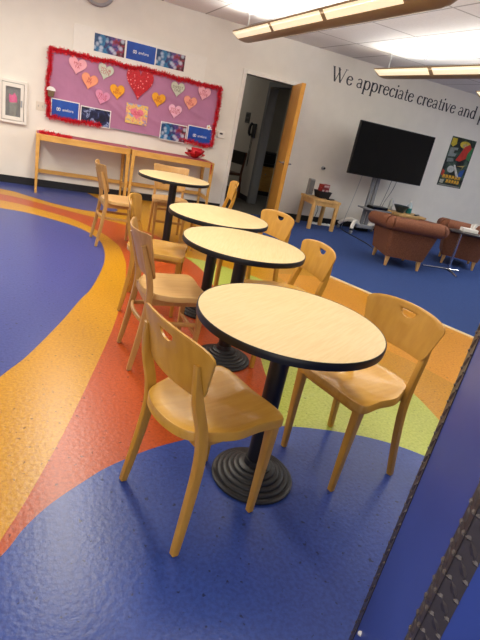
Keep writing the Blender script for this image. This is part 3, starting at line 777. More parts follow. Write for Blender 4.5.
# ------------------------------------------------------------------ small wall fittings
# glazed wall cabinet
t = thing('wall_cabinet', 'white framed glass wall cabinet at the left edge of the photo', 'cabinet', (-.305, WY, .78))
w, h = .165, .52
bm = bmesh.new()
box(bm, -w, -w+.035, -.055, 0, 0, h, .006); box(bm, w-.035, w, -.055, 0, 0, h, .006); box(bm, -w+.035, w-.035, -.055, 0, 0, .035, .006); box(bm, -w+.035, w-.035, -.055, 0, h-.035, h, .006)
build('outer_frame', bm, M['trimwhite'], t, smooth=False)
bm = bmesh.new(); box(bm, -w+.035, w-.035, -.006, -.001, .035, h-.035); build('back_panel', bm, mat('cabinet_lining', (128, 126, 124), .6, .2), t, smooth=False)
bm = bmesh.new(); a = .05
for b in ((-w+.04, -w+.04+a-.012, .04, h-.04), (w-.04-a+.012, w-.04, .04, h-.04), (-w+.078, w-.078, .04, .085), (-w+.078, w-.078, h-.085, h-.04)): box(bm, b[0], b[1], -.064, -.046, b[2], b[3], .003)
d = build('door', bm, M['cream'], t, smooth=False)
bm = bmesh.new(); box(bm, -w+.078, w-.078, -.053, -.051, .085, h-.085); build('pane', bm, M['glass'], d, smooth=False)
bm = bmesh.new(); box(bm, w-.075, w-.055, -.075, -.063, .21, .29, .003); build('latch', bm, M['greymetal'], d, smooth=False)
t2 = thing('cloth_bundle', 'grey bundle with a bright pink top inside the glass wall cabinet', 'bundle', (-.305, WY-.028, .867))
bm = bmesh.new()
lathe(bm, [(0, 0), (.03, .0), (.045, .05), (.05, .14), (.044, .2), (0, .2)], 20)
for v in bm.verts: v.co.y *= .36; v.co.x += .006*sin(v.co.z*60)
build('body', bm, M['greycloth'], t2)
bm = bmesh.new()
lathe(bm, [(0, .155), (.045, .16), (.05, .20), (.046, .25), (.02, .262), (0, .262)], 20)
for v in bm.verts: v.co.y *= .38; v.co.z += .018*sin(v.co.x*90)*(1 if v.co.z > .19 else 0)
build('pink_top', bm, M['pink'], t2)
# double switch plate
t = thing('switch_plate', 'white double light switch plate left of the bulletin board', 'light switch', (.022, WY, .995))
bm = bmesh.new(); box(bm, -.055, .055, -.007, 0, 0, .108, .003); build('plate', bm, mat('plate_ivory', (226, 216, 198), .4, .04), t, smooth=False)
for s in (-.024, .024):
    bm = bmesh.new(); box(bm, s-.006, s+.006, -.018, -.006, .042, .066, .002); build('toggle', bm, mat('toggle_grey', (190, 184, 176), .4, .05), t, smooth=False)
# reader right of the board
t = thing('wall_reader', 'small white wall unit with a dark display right of the bulletin board', 'thermostat', (2.56, WY, 1.085))
bm = bmesh.new(); box(bm, -.058, .058, -.028, 0, 0, .10, .008); build('case', bm, M['cream'], t, smooth=False)
bm = bmesh.new(); box(bm, -.026, .020, -.0295, -.027, .052, .076); build('display', bm, M['dk'], t, smooth=False)
# round clock at the very top
x, z = wall(98.5, -12.0)
t = thing('wall_clock', 'round silver rimmed wall clock cut off by the top edge of the photo', 'clock', (x, WY, z))
bm = bmesh.new(); lathe(bm, [(.165, .0), (.205, .0), (.21, .03), (.195, .045), (.165, .04), (.165, .0)], 48); build('rim', bm, M['greymetal'], t, rot=(RX, 0, 0))
bm = bmesh.new(); lathe(bm, [(0, 0), (.175, 0), (.175, .022), (0, .022)], 48); build('dial', bm, mat('clock_dial', (196, 182, 168), .3, .1), t, rot=(RX, 0, 0))
bm = bmesh.new(); box(bm, -.004, .004, -.026, -.023, -.02, .13); box(bm, -.02, .09, -.026, -.023, -.004, .004); build('hands', bm, M['dk'], t, smooth=False)
# wall hook
x, z = wall(323, 168)
t = thing('wall_stop', 'small dark round door stop on the wall above the pine table', 'door stop', (x, WY, z))
bm = bmesh.new(); lathe(bm, [(0, 0), (.034, 0), (.034, .008), (.02, .014), (.018, .035), (.024, .04), (.02, .05), (0, .052)], 20); build('body', bm, M['greymetal'], t, rot=(RX, 0, 0))
bm = bmesh.new(); lathe(bm, [(0, .050), (.018, .050), (.016, .06), (0, .062)], 20); build('rubber_tip', bm, M['dk'], t, rot=(RX, 0, 0))

# ------------------------------------------------------------------ serif wall lettering
def glyphs():
    """strokes: ('l', x0,y0,x1,y1,w) thick line with flat ends, ('a', cx,cy,rx,ry,a0,a1,wmin,wmax) shaded arc, ('s', x,y,halfw) serif. x-height .42, cap .66"""
    T_, t_ = .098, .038
    S = lambda x, y, h=.075: ('l', x-h, y, x+h, y, .024)
    bowl = lambda cx, cy, rx, ry, a0=0, a1=360: ('a', cx, cy, rx, ry, a0, a1, t_, T_)
    G = {}
    G['W'] = (.92, [('l', .06, .66, .26, 0, T_), ('l', .26, 0, .46, .60, t_), ('l', .36, .66, .58, 0, T_), ('l', .58, 0, .80, .66, t_), S(.06, .65), S(.36, .65, .06), S(.82, .65)])
    G['e'] = (.40, [('a', .20, .21, .155, .20, 20, 335, t_, T_), ('l', .06, .25, .345, .25, t_)])
    G['a'] = (.40, [('a', .17, .30, .12, .11, 10, 160, t_, .06), ('l', .285, .32, .285, .05, .075), ('a', .17, .115, .125, .105, 40, 360, t_, .065), ('l', .285, .03, .37, .03, .03)])
    G['p'] = (.48, [('l', .10, .42, .10, -.22, T_), bowl(.26, .21, .155, .205, -150, 150), S(.10, -.22), ('l', .03, .40, .10, .41, .03)])
    G['r'] = (.34, [('l', .11, .42, .11, 0, T_), ('a', .23, .29, .10, .11, 30, 170, t_, .06), S(.11, .01), ('l', .03, .40, .11, .41, .03), ('l', .27, .35, .32, .37, .06)])
    G['c'] = (.38, [('a', .21, .21, .155, .20, 35, 325, t_, T_), ('l', .29, .33, .34, .34, .05)])
    G['i'] = (.22, [('l', .11, .42, .11, 0, T_), S(.11, .01), ('l', .03, .40, .11, .41, .03), ('d', .11, .58, .05)])
    G['t'] = (.28, [('l', .13, .54, .13, .06, .075), ('a', .20, .08, .07, .065, 180, 330, t_, .06), ('l', .03, .40, .25, .40, .03)])
    G['v'] = (.42, [('l', .06, .42, .21, 0, T_), ('l', .21, 0, .36, .42, t_), S(.07, .41, .065), S(.35, .41, .055)])
    G['n'] = (.50, [('l', .11, .42, .11, 0, T_), ('a', .25, .24, .135, .17, 0, 170, t_, .07), ('l', .385, .25, .385, 0, T_), S(.11, .01), S(.385, .01), ('l', .03, .40, .11, .41, .03)])
    G['d'] = (.48, [('l', .36, .68, .36, 0, T_), bowl(.21, .21, .155, .205, 30, 330), ('l', .28, .66, .36, .67, .03), ('l', .36, .015, .44, .02, .03)])
    G[' '] = (.24, [])
    return G
def lettering(text, size, depth):
    G = glyphs(); bm = bmesh.new(); x = 0
    def quad(pts):
        prism(bm, [(p[0]*size, p[1]*size) for p in pts], -depth, 0)
    for ch in text:
        adv, st = G[ch]
        for s in st:
            if s[0] == 'l':
                _, x0, y0, x1, y1, w = s
                if abs(y1-y0) > abs(x1-x0)*.8: quad([(x+x0-w/2, y0), (x+x0+w/2, y0), (x+x1+w/2, y1), (x+x1-w/2, y1)])
                else: quad([(x+x0, y0-w/2), (x+x1, y1-w/2), (x+x1, y1+w/2), (x+x0, y0+w/2)])
            elif s[0] == 'a':
                _, cx, cy, rx, ry, a0, a1, w0, w1 = s; n = 18; inn = []; out = []
                for k in range(n+1):
                    a = radians(a0+(a1-a0)*k/n); w = w0+(w1-w0)*abs(cos(a))**1.5
                    c = Vector((cos(a)*rx, sin(a)*ry)); nrm = Vector((cos(a)/rx, sin(a)/ry)).normalized()
                    o_ = c+nrm*w/2; i_ = c-nrm*w/2
                    inn.append((x+cx+i_.x, cy+i_.y)); out.append((x+cx+o_.x, cy+o_.y))
                for k in range(n): quad([inn[k], out[k], out[k+1], inn[k+1]])
            else:
                _, cx, cy, r = s; quad([(x+cx+r*cos(a), cy+r*sin(a)) for a in [2*pi*k/12 for k in range(12)]])
        x += adv
    return bm, x*size
TXT = 'We appreciate creative and p'
_, L1 = lettering(TXT, 1, .001); _.free()
z_b = 2.236
size = (7.42-4.20)/(L1-.46)
wl = thing('wall_lettering', 'dark serif lettering reading We appreciate creative and p high on the wall', 'lettering', (4.20, WY, z_b))
ink = mat('dark_vinyl', (44, 44, 50), .38, .15, 30); xx = 0
for ch in TXT:
    adv = glyphs()[ch][0]
    if ch != ' ':
        bm, _L = lettering(ch, size, .003); build('letter', bm, ink, wl, smooth=False, loc=(xx, 0, 0))
    xx += adv*size

# ------------------------------------------------------------------ television on its cart
tv = thing('television', 'large flat black television on the rolling stand', 'television', (5.315, 6.88, .956))
bm = bmesh.new(); box(bm, -.752, .752, -.025, .02, 0, .80, .006); box(bm, -.45, .45, .02, .05, .1, .65, .01); build('housing', bm, M['bezel'], tv, smooth=False)
bm = bmesh.new(); box(bm, -.740, .740, -.0262, -.0245, .018, .788); build('screen', bm, M['screen'], tv, smooth=False)
st = thing('tv_stand', 'grey rolling stand carrying the television', 'stand', (5.27, 7.03, .004))
M['stand'] = mat('stand_grey', (132, 134, 138), .4, .06)
bm = bmesh.new()
for s in (-.045, .045): box(bm, s-.030, s+.030, -.02, .02, .08, 1.45, .006)
build('post', bm, M['stand'], st, smooth=False)
bm = bmesh.new(); box(bm, -.25, .25, -.095, -.06, 1.2, 1.26); box(bm, -.25, .25, -.095, -.06, 1.5, 1.56); box(bm, -.10, .10, -.062, -.021, 1.15, 1.6); build('mount_bracket', bm, M['bezel'], st, smooth=False)
for s in (-1, 1):
    for f in (-1, 1):
        bm = bmesh.new()
        P = smoothpath([(s*.10, 0, .13), (s*.22, f*.06, .20), (s*.33, f*.16, .14), (s*.36, f*.20, .085)], 5)
        sweep(bm, P, [rrect(.06, .06, .012)]*len(P))
        L = build('base_leg', bm, M['cream'], st)
        bm = bmesh.new(); lathe(bm, [(0, -.016), (.028, -.016), (.032, -.01), (.032, .01), (.028, .016), (0, .016)], 20)
        bmesh.ops.transform(bm, matrix=Matrix.Translation((s*.36, f*.20, .033)) @ Matrix.Rotation(pi/2, 4, 'Y'), verts=bm.verts)
        bb_ = bmesh.new(); box(bb_, s*.36-.02, s*.36+.02, f*.20-.025, f*.20+.025, .06, .088, .004)
        W_ = build('caster', bm, M['greymetal'], L); build('caster_fork', bb_, M['dk'], L, smooth=False)
bm = bmesh.new(); box(bm, -.17, .17, -.06, .06, .09, .15, .01); build('base_hub', bm, M['stand'], st, smooth=False)
bm = bmesh.new(); box(bm, -.24, .30, -.28, -.022, .44, .462, .008); box(bm, -.05, .05, -.05, -.022, .38, .44); build('shelf', bm, M['stand'], st, smooth=False)
def shelfthing(name, label, cat, loc, *boxes, m=None, bev=.006):
    bm = bmesh.new()
    for b in boxes: box(bm, *b, bev)
    o = build(name, bm, m or M['dk'], smooth=False, loc=loc)
    return tag(o, label, cat)
t = thing('set_top_box', 'flat black box on the shelf of the television stand', 'media box', (5.33, 6.86, .466), .1)
bm = bmesh.new(); box(bm, -.17, .17, -.08, .08, .004, .05, .006); build('case', bm, M['bezel'], t, smooth=False)
bm = bmesh.new(); box(bm, -.15, .15, -.083, -.079, .012, .036); build('front_panel', bm, M['screen'], t, smooth=False)
bm = bmesh.new()
for sx in (-.13, .13):
    for sy in (-.06, .06): box(bm, sx-.012, sx+.012, sy-.012, sy+.012, 0, .004)
build('foot', bm, M['bezel'], t, smooth=False)
# low wooden table behind the armchair
lt = thing('low_table', 'low wooden table half hidden behind the nearer armchair', 'table', (5.98, 6.88, .004))
bm = bmesh.new(); box(bm, -.33, .28, -.22, .22, .43, .465, .006); build('table_top', bm, M['pine'], lt, smooth=False)
for sx in (-.29, .24):
    for sy in (-.18, .18):
        bm = bmesh.new(); box(bm, sx-.025, sx+.025, sy-.025, sy+.025, 0, .43, .005); build('leg', bm, M['pine'], lt, smooth=False)
bm = bmesh.new(); box(bm, -.265, .215, -.19, -.17, .37, .432); box(bm, -.265, .215, .17, .19, .37, .432); box(bm, -.30, -.28, -.16, .16, .37, .432); box(bm, .23, .25, -.16, .16, .37, .432); box(bm, -.26, .21, -.17, .17, .424, .431); build('apron', bm, M['pine'], lt, smooth=False)
bm = bmesh.new(); lathe(bm, [(0, 0), (.06, 0), (.125, .10), (.135, .115), (.125, .113), (.055, .012), (0, .012)], 32, (5.85, 6.90, .470))
tag(build('bowl', bm, mat('dark_teal_bowl', (24, 48, 58), .35, .1)), 'dark bowl on the low table behind the armchair', 'bowl')
t = thing('spray_bottle', 'teal and clear bottle right of the dark bowl', 'bottle', (6.05, 6.92, .470))
bm = bmesh.new(); lathe(bm, [(0, 0), (.045, 0), (.05, .01), (.05, .09), (0, .09)], 24); build('liquid', bm, M['teal'], t)
bm = bmesh.new(); lathe(bm, [(.05, .09), (.048, .13), (.02, .17), (.016, .19), (0, .19)], 24); build('neck', bm, mat('clear_grey_plastic', (190, 205, 210), .25, .05), t)
bm = bmesh.new(); lathe(bm, [(0, .19), (.02, .19), (.02, .215), (0, .215)], 16); build('cap', bm, M['cream'], t)
bm = bmesh.new(); lathe(bm, [(0, 0), (.035, 0), (.04, .01), (.036, .14), (.02, .18), (.018, .2), (0, .2)], 20, (5.73, 7.04, .470))
tag(build('water_bottle', bm, mat('pale_bottle', (186, 190, 188), .3, .1)), 'pale upright bottle behind the dark bowl', 'bottle')
t = thing('remote_control', 'black remote control lying on the low table', 'remote control', (6.13, 6.78, .4685), .6)
bm = bmesh.new(); box(bm, -.09, .09, -.025, .025, 0, .02, .005); build('case', bm, M['bezel'], t, smooth=False)
bm = bmesh.new()
for i in range(6):
    for j in range(2): box(bm, -.07+.024*i, -.058+.024*i, -.014+.018*j, -.004+.018*j, .02, .022)
build('buttons', bm, M['greymetal'], t, smooth=False)
# thin cables hanging behind the television
def cable(pts, r, m, label, name='cable', n=6):
    bm = bmesh.new(); tube(bm, smoothpath(pts, 6), r, n); return tag(build(name, bm, m), label, 'cable')
cable([(5.03, 7.10, 1.0), (4.99, 7.12, .6), (4.94, 7.14, .22), (4.93, 7.16, .03)], .004, M['greymetal'], 'thin grey cable hanging from the left side of the television')
cable([(5.62, 7.06, 1.0), (5.60, 7.08, .75), (5.56, 7.1, .5), (5.5, 7.1, .3)], .004, M['dk'], 'thin cable hanging behind the bottle, left one of two')
cable([(5.86, 7.2, 1.1), (5.82, 7.22, .8), (5.70, 7.2, .55), (5.62, 7.15, .30)], .004, M['dk'], 'thin cable slanting down behind the bottle, right one of two')
cable([(4.93, 7.16, .010), (4.88, 6.95, .010), (4.84, 6.55, .010), (4.80, 6.13, .010), (4.70, 5.85, .010)], .007, M['dk'], 'black cord lying across the blue carpet towards the armchair')
bm = bmesh.new(); box(bm, -.13, .13, -.09, .09, 0, .10, .008); o = build('power_box', bm, M['bezel'], smooth=False, loc=(5.40, 7.28, .004)); tag(o, 'black box on the carpet under the television stand', 'box')
# comic poster
q = [wall(*c) for c in ((452.8, 136.3), (476.9, 141), (459.8, 188.4), (436.5, 185))]
px0, px1, pz0, pz1 = (q[0][0]+q[3][0])/2, (q[1][0]+q[2][0])/2, (q[2][1]+q[3][1])/2, (q[0][1]+q[1][1])/2
pw, ph = px1-px0, pz1-pz0
t = thing('wall_poster', 'tall narrow colourful poster on the wall right of the television', 'poster', (px0, WY, pz0))
bm = bmesh.new(); box(bm, 0, pw, -.006, 0, 0, ph); build('sheet', bm, img_mat('poster_ground', 12, [(18, 20, 20), (34, 44, 40), (60, 84, 70), (96, 104, 92)], 7, (.35, .48, .58, .7)), t, smooth=False)
def shp(name, pts, rgb, d):
    bm = bmesh.new(); prism(bm, [(a*pw, b*ph) for a, b in pts], -.006-d, -.006); return build(name, bm, mat('poster_ink', rgb, .4, .25, 20), t, smooth=False)
ell = lambda cx, cy, rx, ry, n=20: [(cx+rx*cos(2*pi*k/n), cy+ry*sin(2*pi*k/n)) for k in range(n)]
shp('yellow_shape', ell(.60, .88, .22, .07), (214, 190, 60), .0004)
shp('white_shape', ell(.62, .865, .12, .035), (190, 170, 120), .0006)
shp('yellow_shape', [(.03, .97), (.22, .97), (.24, .86), (.12, .80), (.02, .84)], (210, 186, 52), .0004)
shp('green_shape', [(.82, .84), (.97, .86), (.97, .58), (.78, .62)], (60, 130, 80), .0004)
shp('red_shape', [(.60, .84), (.78, .91), (.90, .84), (.80, .72), (.80, .62), (.58, .54), (.40, .55), (.52, .70)], (196, 56, 44), .0008)
shp('grey_letter_shape', [(.05, .78), (.36, .80), (.36, .75), (.24, .74), (.24, .68), (.36, .68), (.34, .62), (.05, .60)], (140, 150, 150), .0008)
shp('grey_letter_shape', [(.06, .57), (.30, .58), (.34, .52), (.08, .49)], (130, 140, 138), .0008)
shp('white_shape', ell(.34, .36, .14, .07), (196, 200, 196), .0008)
shp('white_shape', [(.40, .46), (.47, .46), (.76, .22), (.66, .20)], (220, 220, 214), .0010)
shp('blue_shape', [(.74, .36), (.92, .40), (.88, .22), (.70, .20)], (40, 84, 160), .0008)
shp('tan_shape', [(.52, .44), (.86, .48), (.70, .34), (.80, .44), (.62, .30)][:4], (200, 170, 90), .0010)
shp('red_shape', [(.02, .34), (.14, .30), (.12, .20), (.02, .22)], (200, 60, 44), .0008)
for row, (y, h_, x0, n_) in enumerate(((.165, .07, .10, 6), (.075, .07, .30, 5))):
    for k in range(n_):
        x = x0+k*(.88-x0)/n_; w_ = (.88-x0)/n_*.8
        shp('yellow_letter_shape', [(x, y), (x+w_*.3, y), (x+w_*.4, y+h_*.5), (x+w_*.6, y), (x+w_, y+.01), (x+w_, y+h_), (x+.01, y+h_+.005)], (236, 178, 50), .0010)
shp('grey_letter_shape', [(.05, .13), (.22, .13), (.20, .05), (.06, .06)], (190, 190, 170), .0008)
shp('white_shape', [(.04, .035), (.95, .035), (.95, .010), (.04, .010)], (150, 150, 140), .0008)

# ------------------------------------------------------------------ pine side table and its things
PX, PY, PA = 4.31, 7.04, -.04
et = thing('side_table', 'square pine side table with thick legs against the wall', 'table', (PX, PY, .004), PA)
bm = bmesh.new(); box(bm, -.25, .25, -.25, .25, .445, .485, .006); build('table_top', bm, M['pine'], et, smooth=False)
for sx in (-.212, .212):
    for sy in (-.212, .212):
        bm = bmesh.new(); lathe(bm, [(0, 0), (.033, 0), (.036, .01), (.036, .445), (0, .445)], 20, (sx, sy, 0)); build('leg', bm, M['pine'], et)
bm = bmesh.new()
for s in (-1, 1):
    box(bm, -.20, .20, s*.222-.011, s*.222+.011, .385, .445); box(bm, s*.222-.011, s*.222+.011, -.2, .2, .385, .445)
build('apron', bm, M['pine'], et, smooth=False)
t = thing('desk_speaker', 'tall grey speaker at the back left corner of the pine table', 'speaker', (4.16, 7.20, .490), -.1)
bm = bmesh.new(); box(bm, -.045, .045, -.05, .05, 0, .26, .012); build('cabinet', bm, mat('speaker_grey', (150, 150, 150), .5, .1), t, smooth=False)
bm = bmesh.new(); box(bm, -.038, .038, -.056, -.049, .02, .24, .004); build('grille', bm, mat('speaker_grille', (110, 112, 114), .8, .3, 200), t, smooth=False)
t = thing('snack_basket', 'black basket on the pine table holding red boxes', 'basket', (4.33, 7.06, .490), .1)
bm = bmesh.new()
a = [(-.10, -.08), (.10, -.08), (.10, .08), (-.10, .08)]
R0 = [bm.verts.new((x*.9, y*.9, 0)) for x, y in a]; R1 = [bm.verts.new((x*1.2, y*1.2, .11)) for x, y in a]; R2 = [bm.verts.new((x*1.14, y*1.14, .11)) for x, y in a]; R3 = [bm.verts.new((x*.86, y*.86, .01)) for x, y in a]
for A_, B_ in ((R0, R1), (R1, R2), (R2, R3)):
    for i in range(4): bm.faces.new((A_[i], A_[(i+1) % 4], B_[(i+1) % 4], B_[i]))
bm.faces.new(R0); bm.faces.new(R3); build('tray', bm, M['dk'], t, smooth=False)
for k, (dx, dy, rz, z_) in enumerate(((-.04, 0, .2, .012), (.05, .01, -.1, .012), (.0, -.005,   .3, .164))):
    sb = thing('snack_box', ['red box standing at the left in the black basket', 'red box standing at the right in the black basket', 'topmost red box lying across the other boxes in the basket'][k], 'box', (4.33+dx, 7.06+dy, .490+z_), rz+.1, 'red boxes in the basket')
    bm = bmesh.new(); box(bm, *((-.035, .035, -.045, .045, 0, .15) if k < 2 else (-.085, .085, -.05, .05, 0, .055)), .003); build('carton', bm, mat('red_carton', (150, 42, 48), .45, .3, 15), sb, smooth=False)
    bm = bmesh.new(); box(bm, *((-.025, .025, -.0462, -.0445, .05, .12) if k < 2 else (-.07, .07, -.0512, -.0495, .012, .042))); build('print_panel', bm, mat('carton_label', (206, 170, 170), .5, .3, 40), sb, smooth=False)
t = thing('handheld_phone', 'dark handset lying at the front of the pine table top', 'phone', (4.42, 6.92, .490), .5)
bm = bmesh.new(); box(bm, -.075, .075, -.035, .035, 0, .018, .004); build('case', bm, M['dk'], t, smooth=False)
bm = bmesh.new(); box(bm, -.06, .055, -.028, .028, .018, .0195); build('glass_face', bm, M['screen'], t, smooth=False)
cable([(4.40, 7.34, .50), (4.44, 7.36, .38), (4.50, 7.36, .25), (4.46, 7.34, .10), (4.44, 7.30, .03)], .005, M['dk'], 'thin dark cable hanging behind the pine table')
t = thing('power_strip', 'white power strip on the carpet under the pine table', 'power strip', (4.62, 7.27, .004), -.05)
bm = bmesh.new(); box(bm, -.22, .22, -.03, .03, 0, .035, .008); build('body', bm, M['paper'], t, smooth=False)
bm = bmesh.new()
for k in range(5): box(bm, -.17+k*.075, -.14+k*.075, -.014, .014, .035, .0365)
build('outlets', bm, M['dk'], t, smooth=False)

# ------------------------------------------------------------------ armchairs
def armchair(label, loc, ang):
    t = thing('armchair', label, 'armchair', loc, ang, 'terracotta armchairs in the lounge')
    N = 14
    def upath(w0, xr, xf, z, n=14):
        pts = [(xf, w0, z)]
        pts += [(xr+.05, w0, z)]
        for k in range(1, 6):
            a = pi/2*k/6; pts.append((xr+.05-.05*sin(a), w0-.05+.05*cos(a), z))
        pts.append((xr, w0-.05, z)); pts.append((xr, 0, z))
        return pts + [(x, -y, q) for x, y, q in reversed(pts[:-1])]
    # tub body: tapered U-shaped shell
    lo_o = upath(.265, -.28, .32, .13); hi_o = upath(.335, -.36, .34, .55); lo_i = upath(.17, -.18, .32, .13); hi_i = upath(.20, -.20, .34, .55)
    bm = bmesh.new()
    V = [[bm.verts.new(p) for p in L] for L in (lo_o, hi_o, hi_i, lo_i)]
    n = len(lo_o)
    for a_, b_ in ((0, 1), (1, 2), (2, 3), (3, 0)):
        for i in range(n-1): bm.faces.new((V[a_][i], V[a_][i+1], V[b_][i+1], V[b_][i]))
    for i in (0, n-1): bm.faces.new([V[k][i] for k in range(4)])
    build('body', bm, M['terra'], t)
    bm = bmesh.new(); P = upath(.345, -.36, .36, .545)
    P = [(x, y, .545+.03*max(0, min(1, (.05-x)/.3))-.03*max(0, min(1, (x-.05)/.3))) for x, y, z in P]
    P = smoothpath(P, 2)
    secs = [circ(.085, 14, .088) for p in P]
    sweep(bm, P, secs)
    build('rolled_rim', bm, M['terra_roll'], t)
    bm = bmesh.new(); box(bm, -.20, .30, -.185, .185, .16, .30, .02); build('seat_base', bm, M['terra'], t)
    bm = bmesh.new(); box(bm, -.20, .34, -.19, .19, .30, .43, .04, seg=3); build('seat_cushion', bm, M['terra_roll'], t)
    for sx in (-.235, .27):
        for sy in (-.215, .215):
            bm = bmesh.new(); k = 1 if sx > 0 else -1
            sweep(bm, [(sx+k*.015, sy*1.04, 0), (sx, sy, .14)], [rrect(.030, .030), rrect(.055, .055)], up=Vector((0, 1, 0)))
            build('leg', bm, M['legwood'], t)
    return t
armchair('terracotta armchair seen whole from behind, in front of the television', (4.575, 5.18, .004), radians(71))
armchair('terracotta armchair behind the chrome table, cut off by the right edge of the photo', (6.03, 5.52, .004), radians(50))

# chrome C-table
ct = thing('laptop_table', 'small oval topped table on a chrome pole beside the armchair', 'table', (5.48, 5.09, .004), 0)
bm = bmesh.new(); lathe(bm, [(0, .555), (.25, .555), (.265, .562), (.265, .572), (.255, .578), (0, .578)], 48)
for v in bm.verts: v.co.x = v.co.x*1.0+.02; v.co.y = v.co.y*.62-.07
build('table_top', bm, mat('dark_laminate', (60, 56, 56), .3, .1), ct, rot=(0, 0, -.35))
bm = bmesh.new(); tube(bm, [(0, 0, .02), (0, 0, .556)], .017, 14); build('pole', bm, M['chrome'], ct)
bm = bmesh.new(); tube(bm, [(-.40, .09, .012), (0, 0, .014)], .012, 10); tube(bm, [(0, 0, .014), (-.20, -.37, .012)], .012, 10); tube(bm, [(0, 0, .014), (.16, -.03, .012)], .012, 10); build('foot', bm, M['chrome'], ct)
t = thing('tissue_box', 'white tissue box on the oval chrome table', 'tissue box', (5.52, 5.02, .584), -.4)
bm = bmesh.new(); box(bm, -.11, .11, -.055, .055, 0, .05, .006); build('carton', bm, M['paper'], t, smooth=False)
bm = bmesh.new(); rnd = random.Random(4)
for k in range(4):
    a = k*1.3; b0 = Vector((.04, 0, .05)); w_ = Vector((cos(a), sin(a), 0))*.03
    v = [bm.verts.new(q) for q in (b0-w_, b0+w_, b0+w_*1.5+Vector((.02, .01*k, .06)), b0-w_*.6+Vector((.03, 0, .085)))]; bm.faces.new(v)
build('tissue', bm, M['paper'], t)

# ------------------------------------------------------------------ pendant lights
FZ = 2.29
def fixture(label, x, y1, L, wires):
    """boat-shaped linear pendant running along y from y1 (far end) towards the camera."""
    t = thing('pendant_light', label, 'ceiling light', (x, y1, FZ), 0, 'long pendant ceiling lights')
    prof = [(-.168, .10), (-.160, .088), (-.092, .020), (-.05, .006), (0, 0), (.05, .006), (.092, .020), (.160, .088), (.168, .10)]
    def sec(k, m): return [(x_*m, .10-(.10-z_)*k) for x_, z_ in prof]
    bm = bmesh.new()
    stn = [(0, .25, .80), (-.02, .6, .90), (-.06, .9, .97), (-.12, 1, 1), (-L+.16, 1, 1), (-L+.08, .9, .96), (-L+.03, .6, .88), (-L, .25, .74)]
    R_ = [[bm.verts.new((q[0], y, q[1])) for q in sec(k, m)] for y, k, m in stn]
    for A_, B_ in zip(R_, R_[1:]):
        for i in range(8): bm.faces.new((A_[i], A_[i+1], B_[i+1], B_[i]))
    for r in (R_[0], R_[-1]): bm.faces.new(r)
    build('housing', bm, M['fixbody'], t)
    seg = (L-.36)/3
    for s in (-1, 1):
        for k in range(3):
            y0 = -.03 if k == 0 else -.06-k*seg-.045; y_1 = -.06-(k+1)*seg+.03
            a0 = Vector((s*.157, 0, .086)); a1 = Vector((s*.095, 0, .0235)); nrm = Vector((s*.062, 0, -.062)).normalized()*.0035
            e0 = .09 if k == 0 else 0
            P = [a0+Vector((0, y0-e0*.25, 0)), a0+Vector((0, y_1, 0)), a1+Vector((0, y_1, 0)), a1+Vector((0, y0-e0, 0))]
            bm = bmesh.new(); A_ = [bm.verts.new(p-nrm*.5) for p in P]; B_ = [bm.verts.new(p+nrm) for p in P]
            bm.faces.new(A_); bm.faces.new(B_)
            for i in range(4): bm.faces.new((A_[i], A_[(i+1) % 4], B_[(i+1) % 4], B_[i]))
            build('lens', bm, M['lens'], t, smooth=False)
    bm = bmesh.new()
    box(bm, -.15, .15, -L+.14, -.10, .094, .098)
    build('reflector', bm, M['paper'], t, smooth=False)
    for wy in wires:
        bm = bmesh.new(); tube(bm, [(0, wy, .094), (0, wy, CEIL-FZ-.012)], .0035, 6); w_ = build('suspension_cable', bm, M['cable'], t)
        bm = bmesh.new(); lathe(bm, [(0, CEIL-FZ-.015), (.03, CEIL-FZ-.015), (.035, CEIL-FZ-.001), (0, CEIL-FZ-.001)], 16, (0, wy, 0)); build('canopy', bm, M['trimwhite'], w_)
    return t
FX = ((2.37, 6.70, 3.74), (4.38, 6.42, 3.66), (5.74, 5.86, 3.66))
for (x, y, L), lb in zip(FX, ('long pendant light at the top, nearest the doorway', 'long pendant light above the television', 'pendant light at the right edge, only its tip in view')):
    fixture(lb, x, y, L, (-.14, -L+.16))
bm = bmesh.new(); lathe(bm, [(0, 0), (.03, 0), (.03, -.006), (.012, -.01), (.010, -.03), (.022, -.034), (.022, -.038), (0, -.04)], 16, (4.66, 5.92, CEIL))
tag(build('sprinkler', bm, M['greymetal']), 'small sprinkler head on the ceiling above the second pendant light', 'sprinkler')

# ------------------------------------------------------------------ hallway things
y, z = planex(248, 118, HX)
t = thing('wall_sign', 'small dark plaque on the hallway wall left of the phone', 'sign', (HX, y, z-.09), -pi/2)
bm = bmesh.new(); box(bm, -.11, .11, -.012, 0, 0, .19, .002); build('plate', bm, mat('plaque_grey', (70, 72, 74), .4, .1), t, smooth=False)
bm = bmesh.new(); box(bm, -.08, .08, -.0135, -.012, .11, .16); box(bm, -.08, .08, -.0135, -.012, .03, .08); build('print', bm, M['dk'], t, smooth=False)
y, z = planex(255, 130, HX)
t = thing('wall_phone', 'black wall phone with a hanging cord beside the grey door frame', 'phone', (HX, y, z-.14), -pi/2)
bm = bmesh.new(); box(bm, -.07, .07, -.04, 0, 0, .25, .012); build('base', bm, M['bezel'], t, smooth=False)
bm = bmesh.new(); P = smoothpath([(-.05, -.055, .03), (-.05, -.085, .07), (-.05, -.09, .13), (-.05, -.085, .2), (-.05, -.055, .25)], 4)
sweep(bm, P, [rrect(.05, .035, .01)]*len(P), up=Vector((1, 0, 0))); build('handset', bm, M['bezel'], t)
bm = bmesh.new(); tube(bm, smoothpath([(-.03, -.03, .0), (-.03, -.03, -.3), (0, -.03, -.52), (.02, -.03, -.3), (.02, -.03, .0)], 8), .006, 6); build('cord', bm, M['dk'], t)
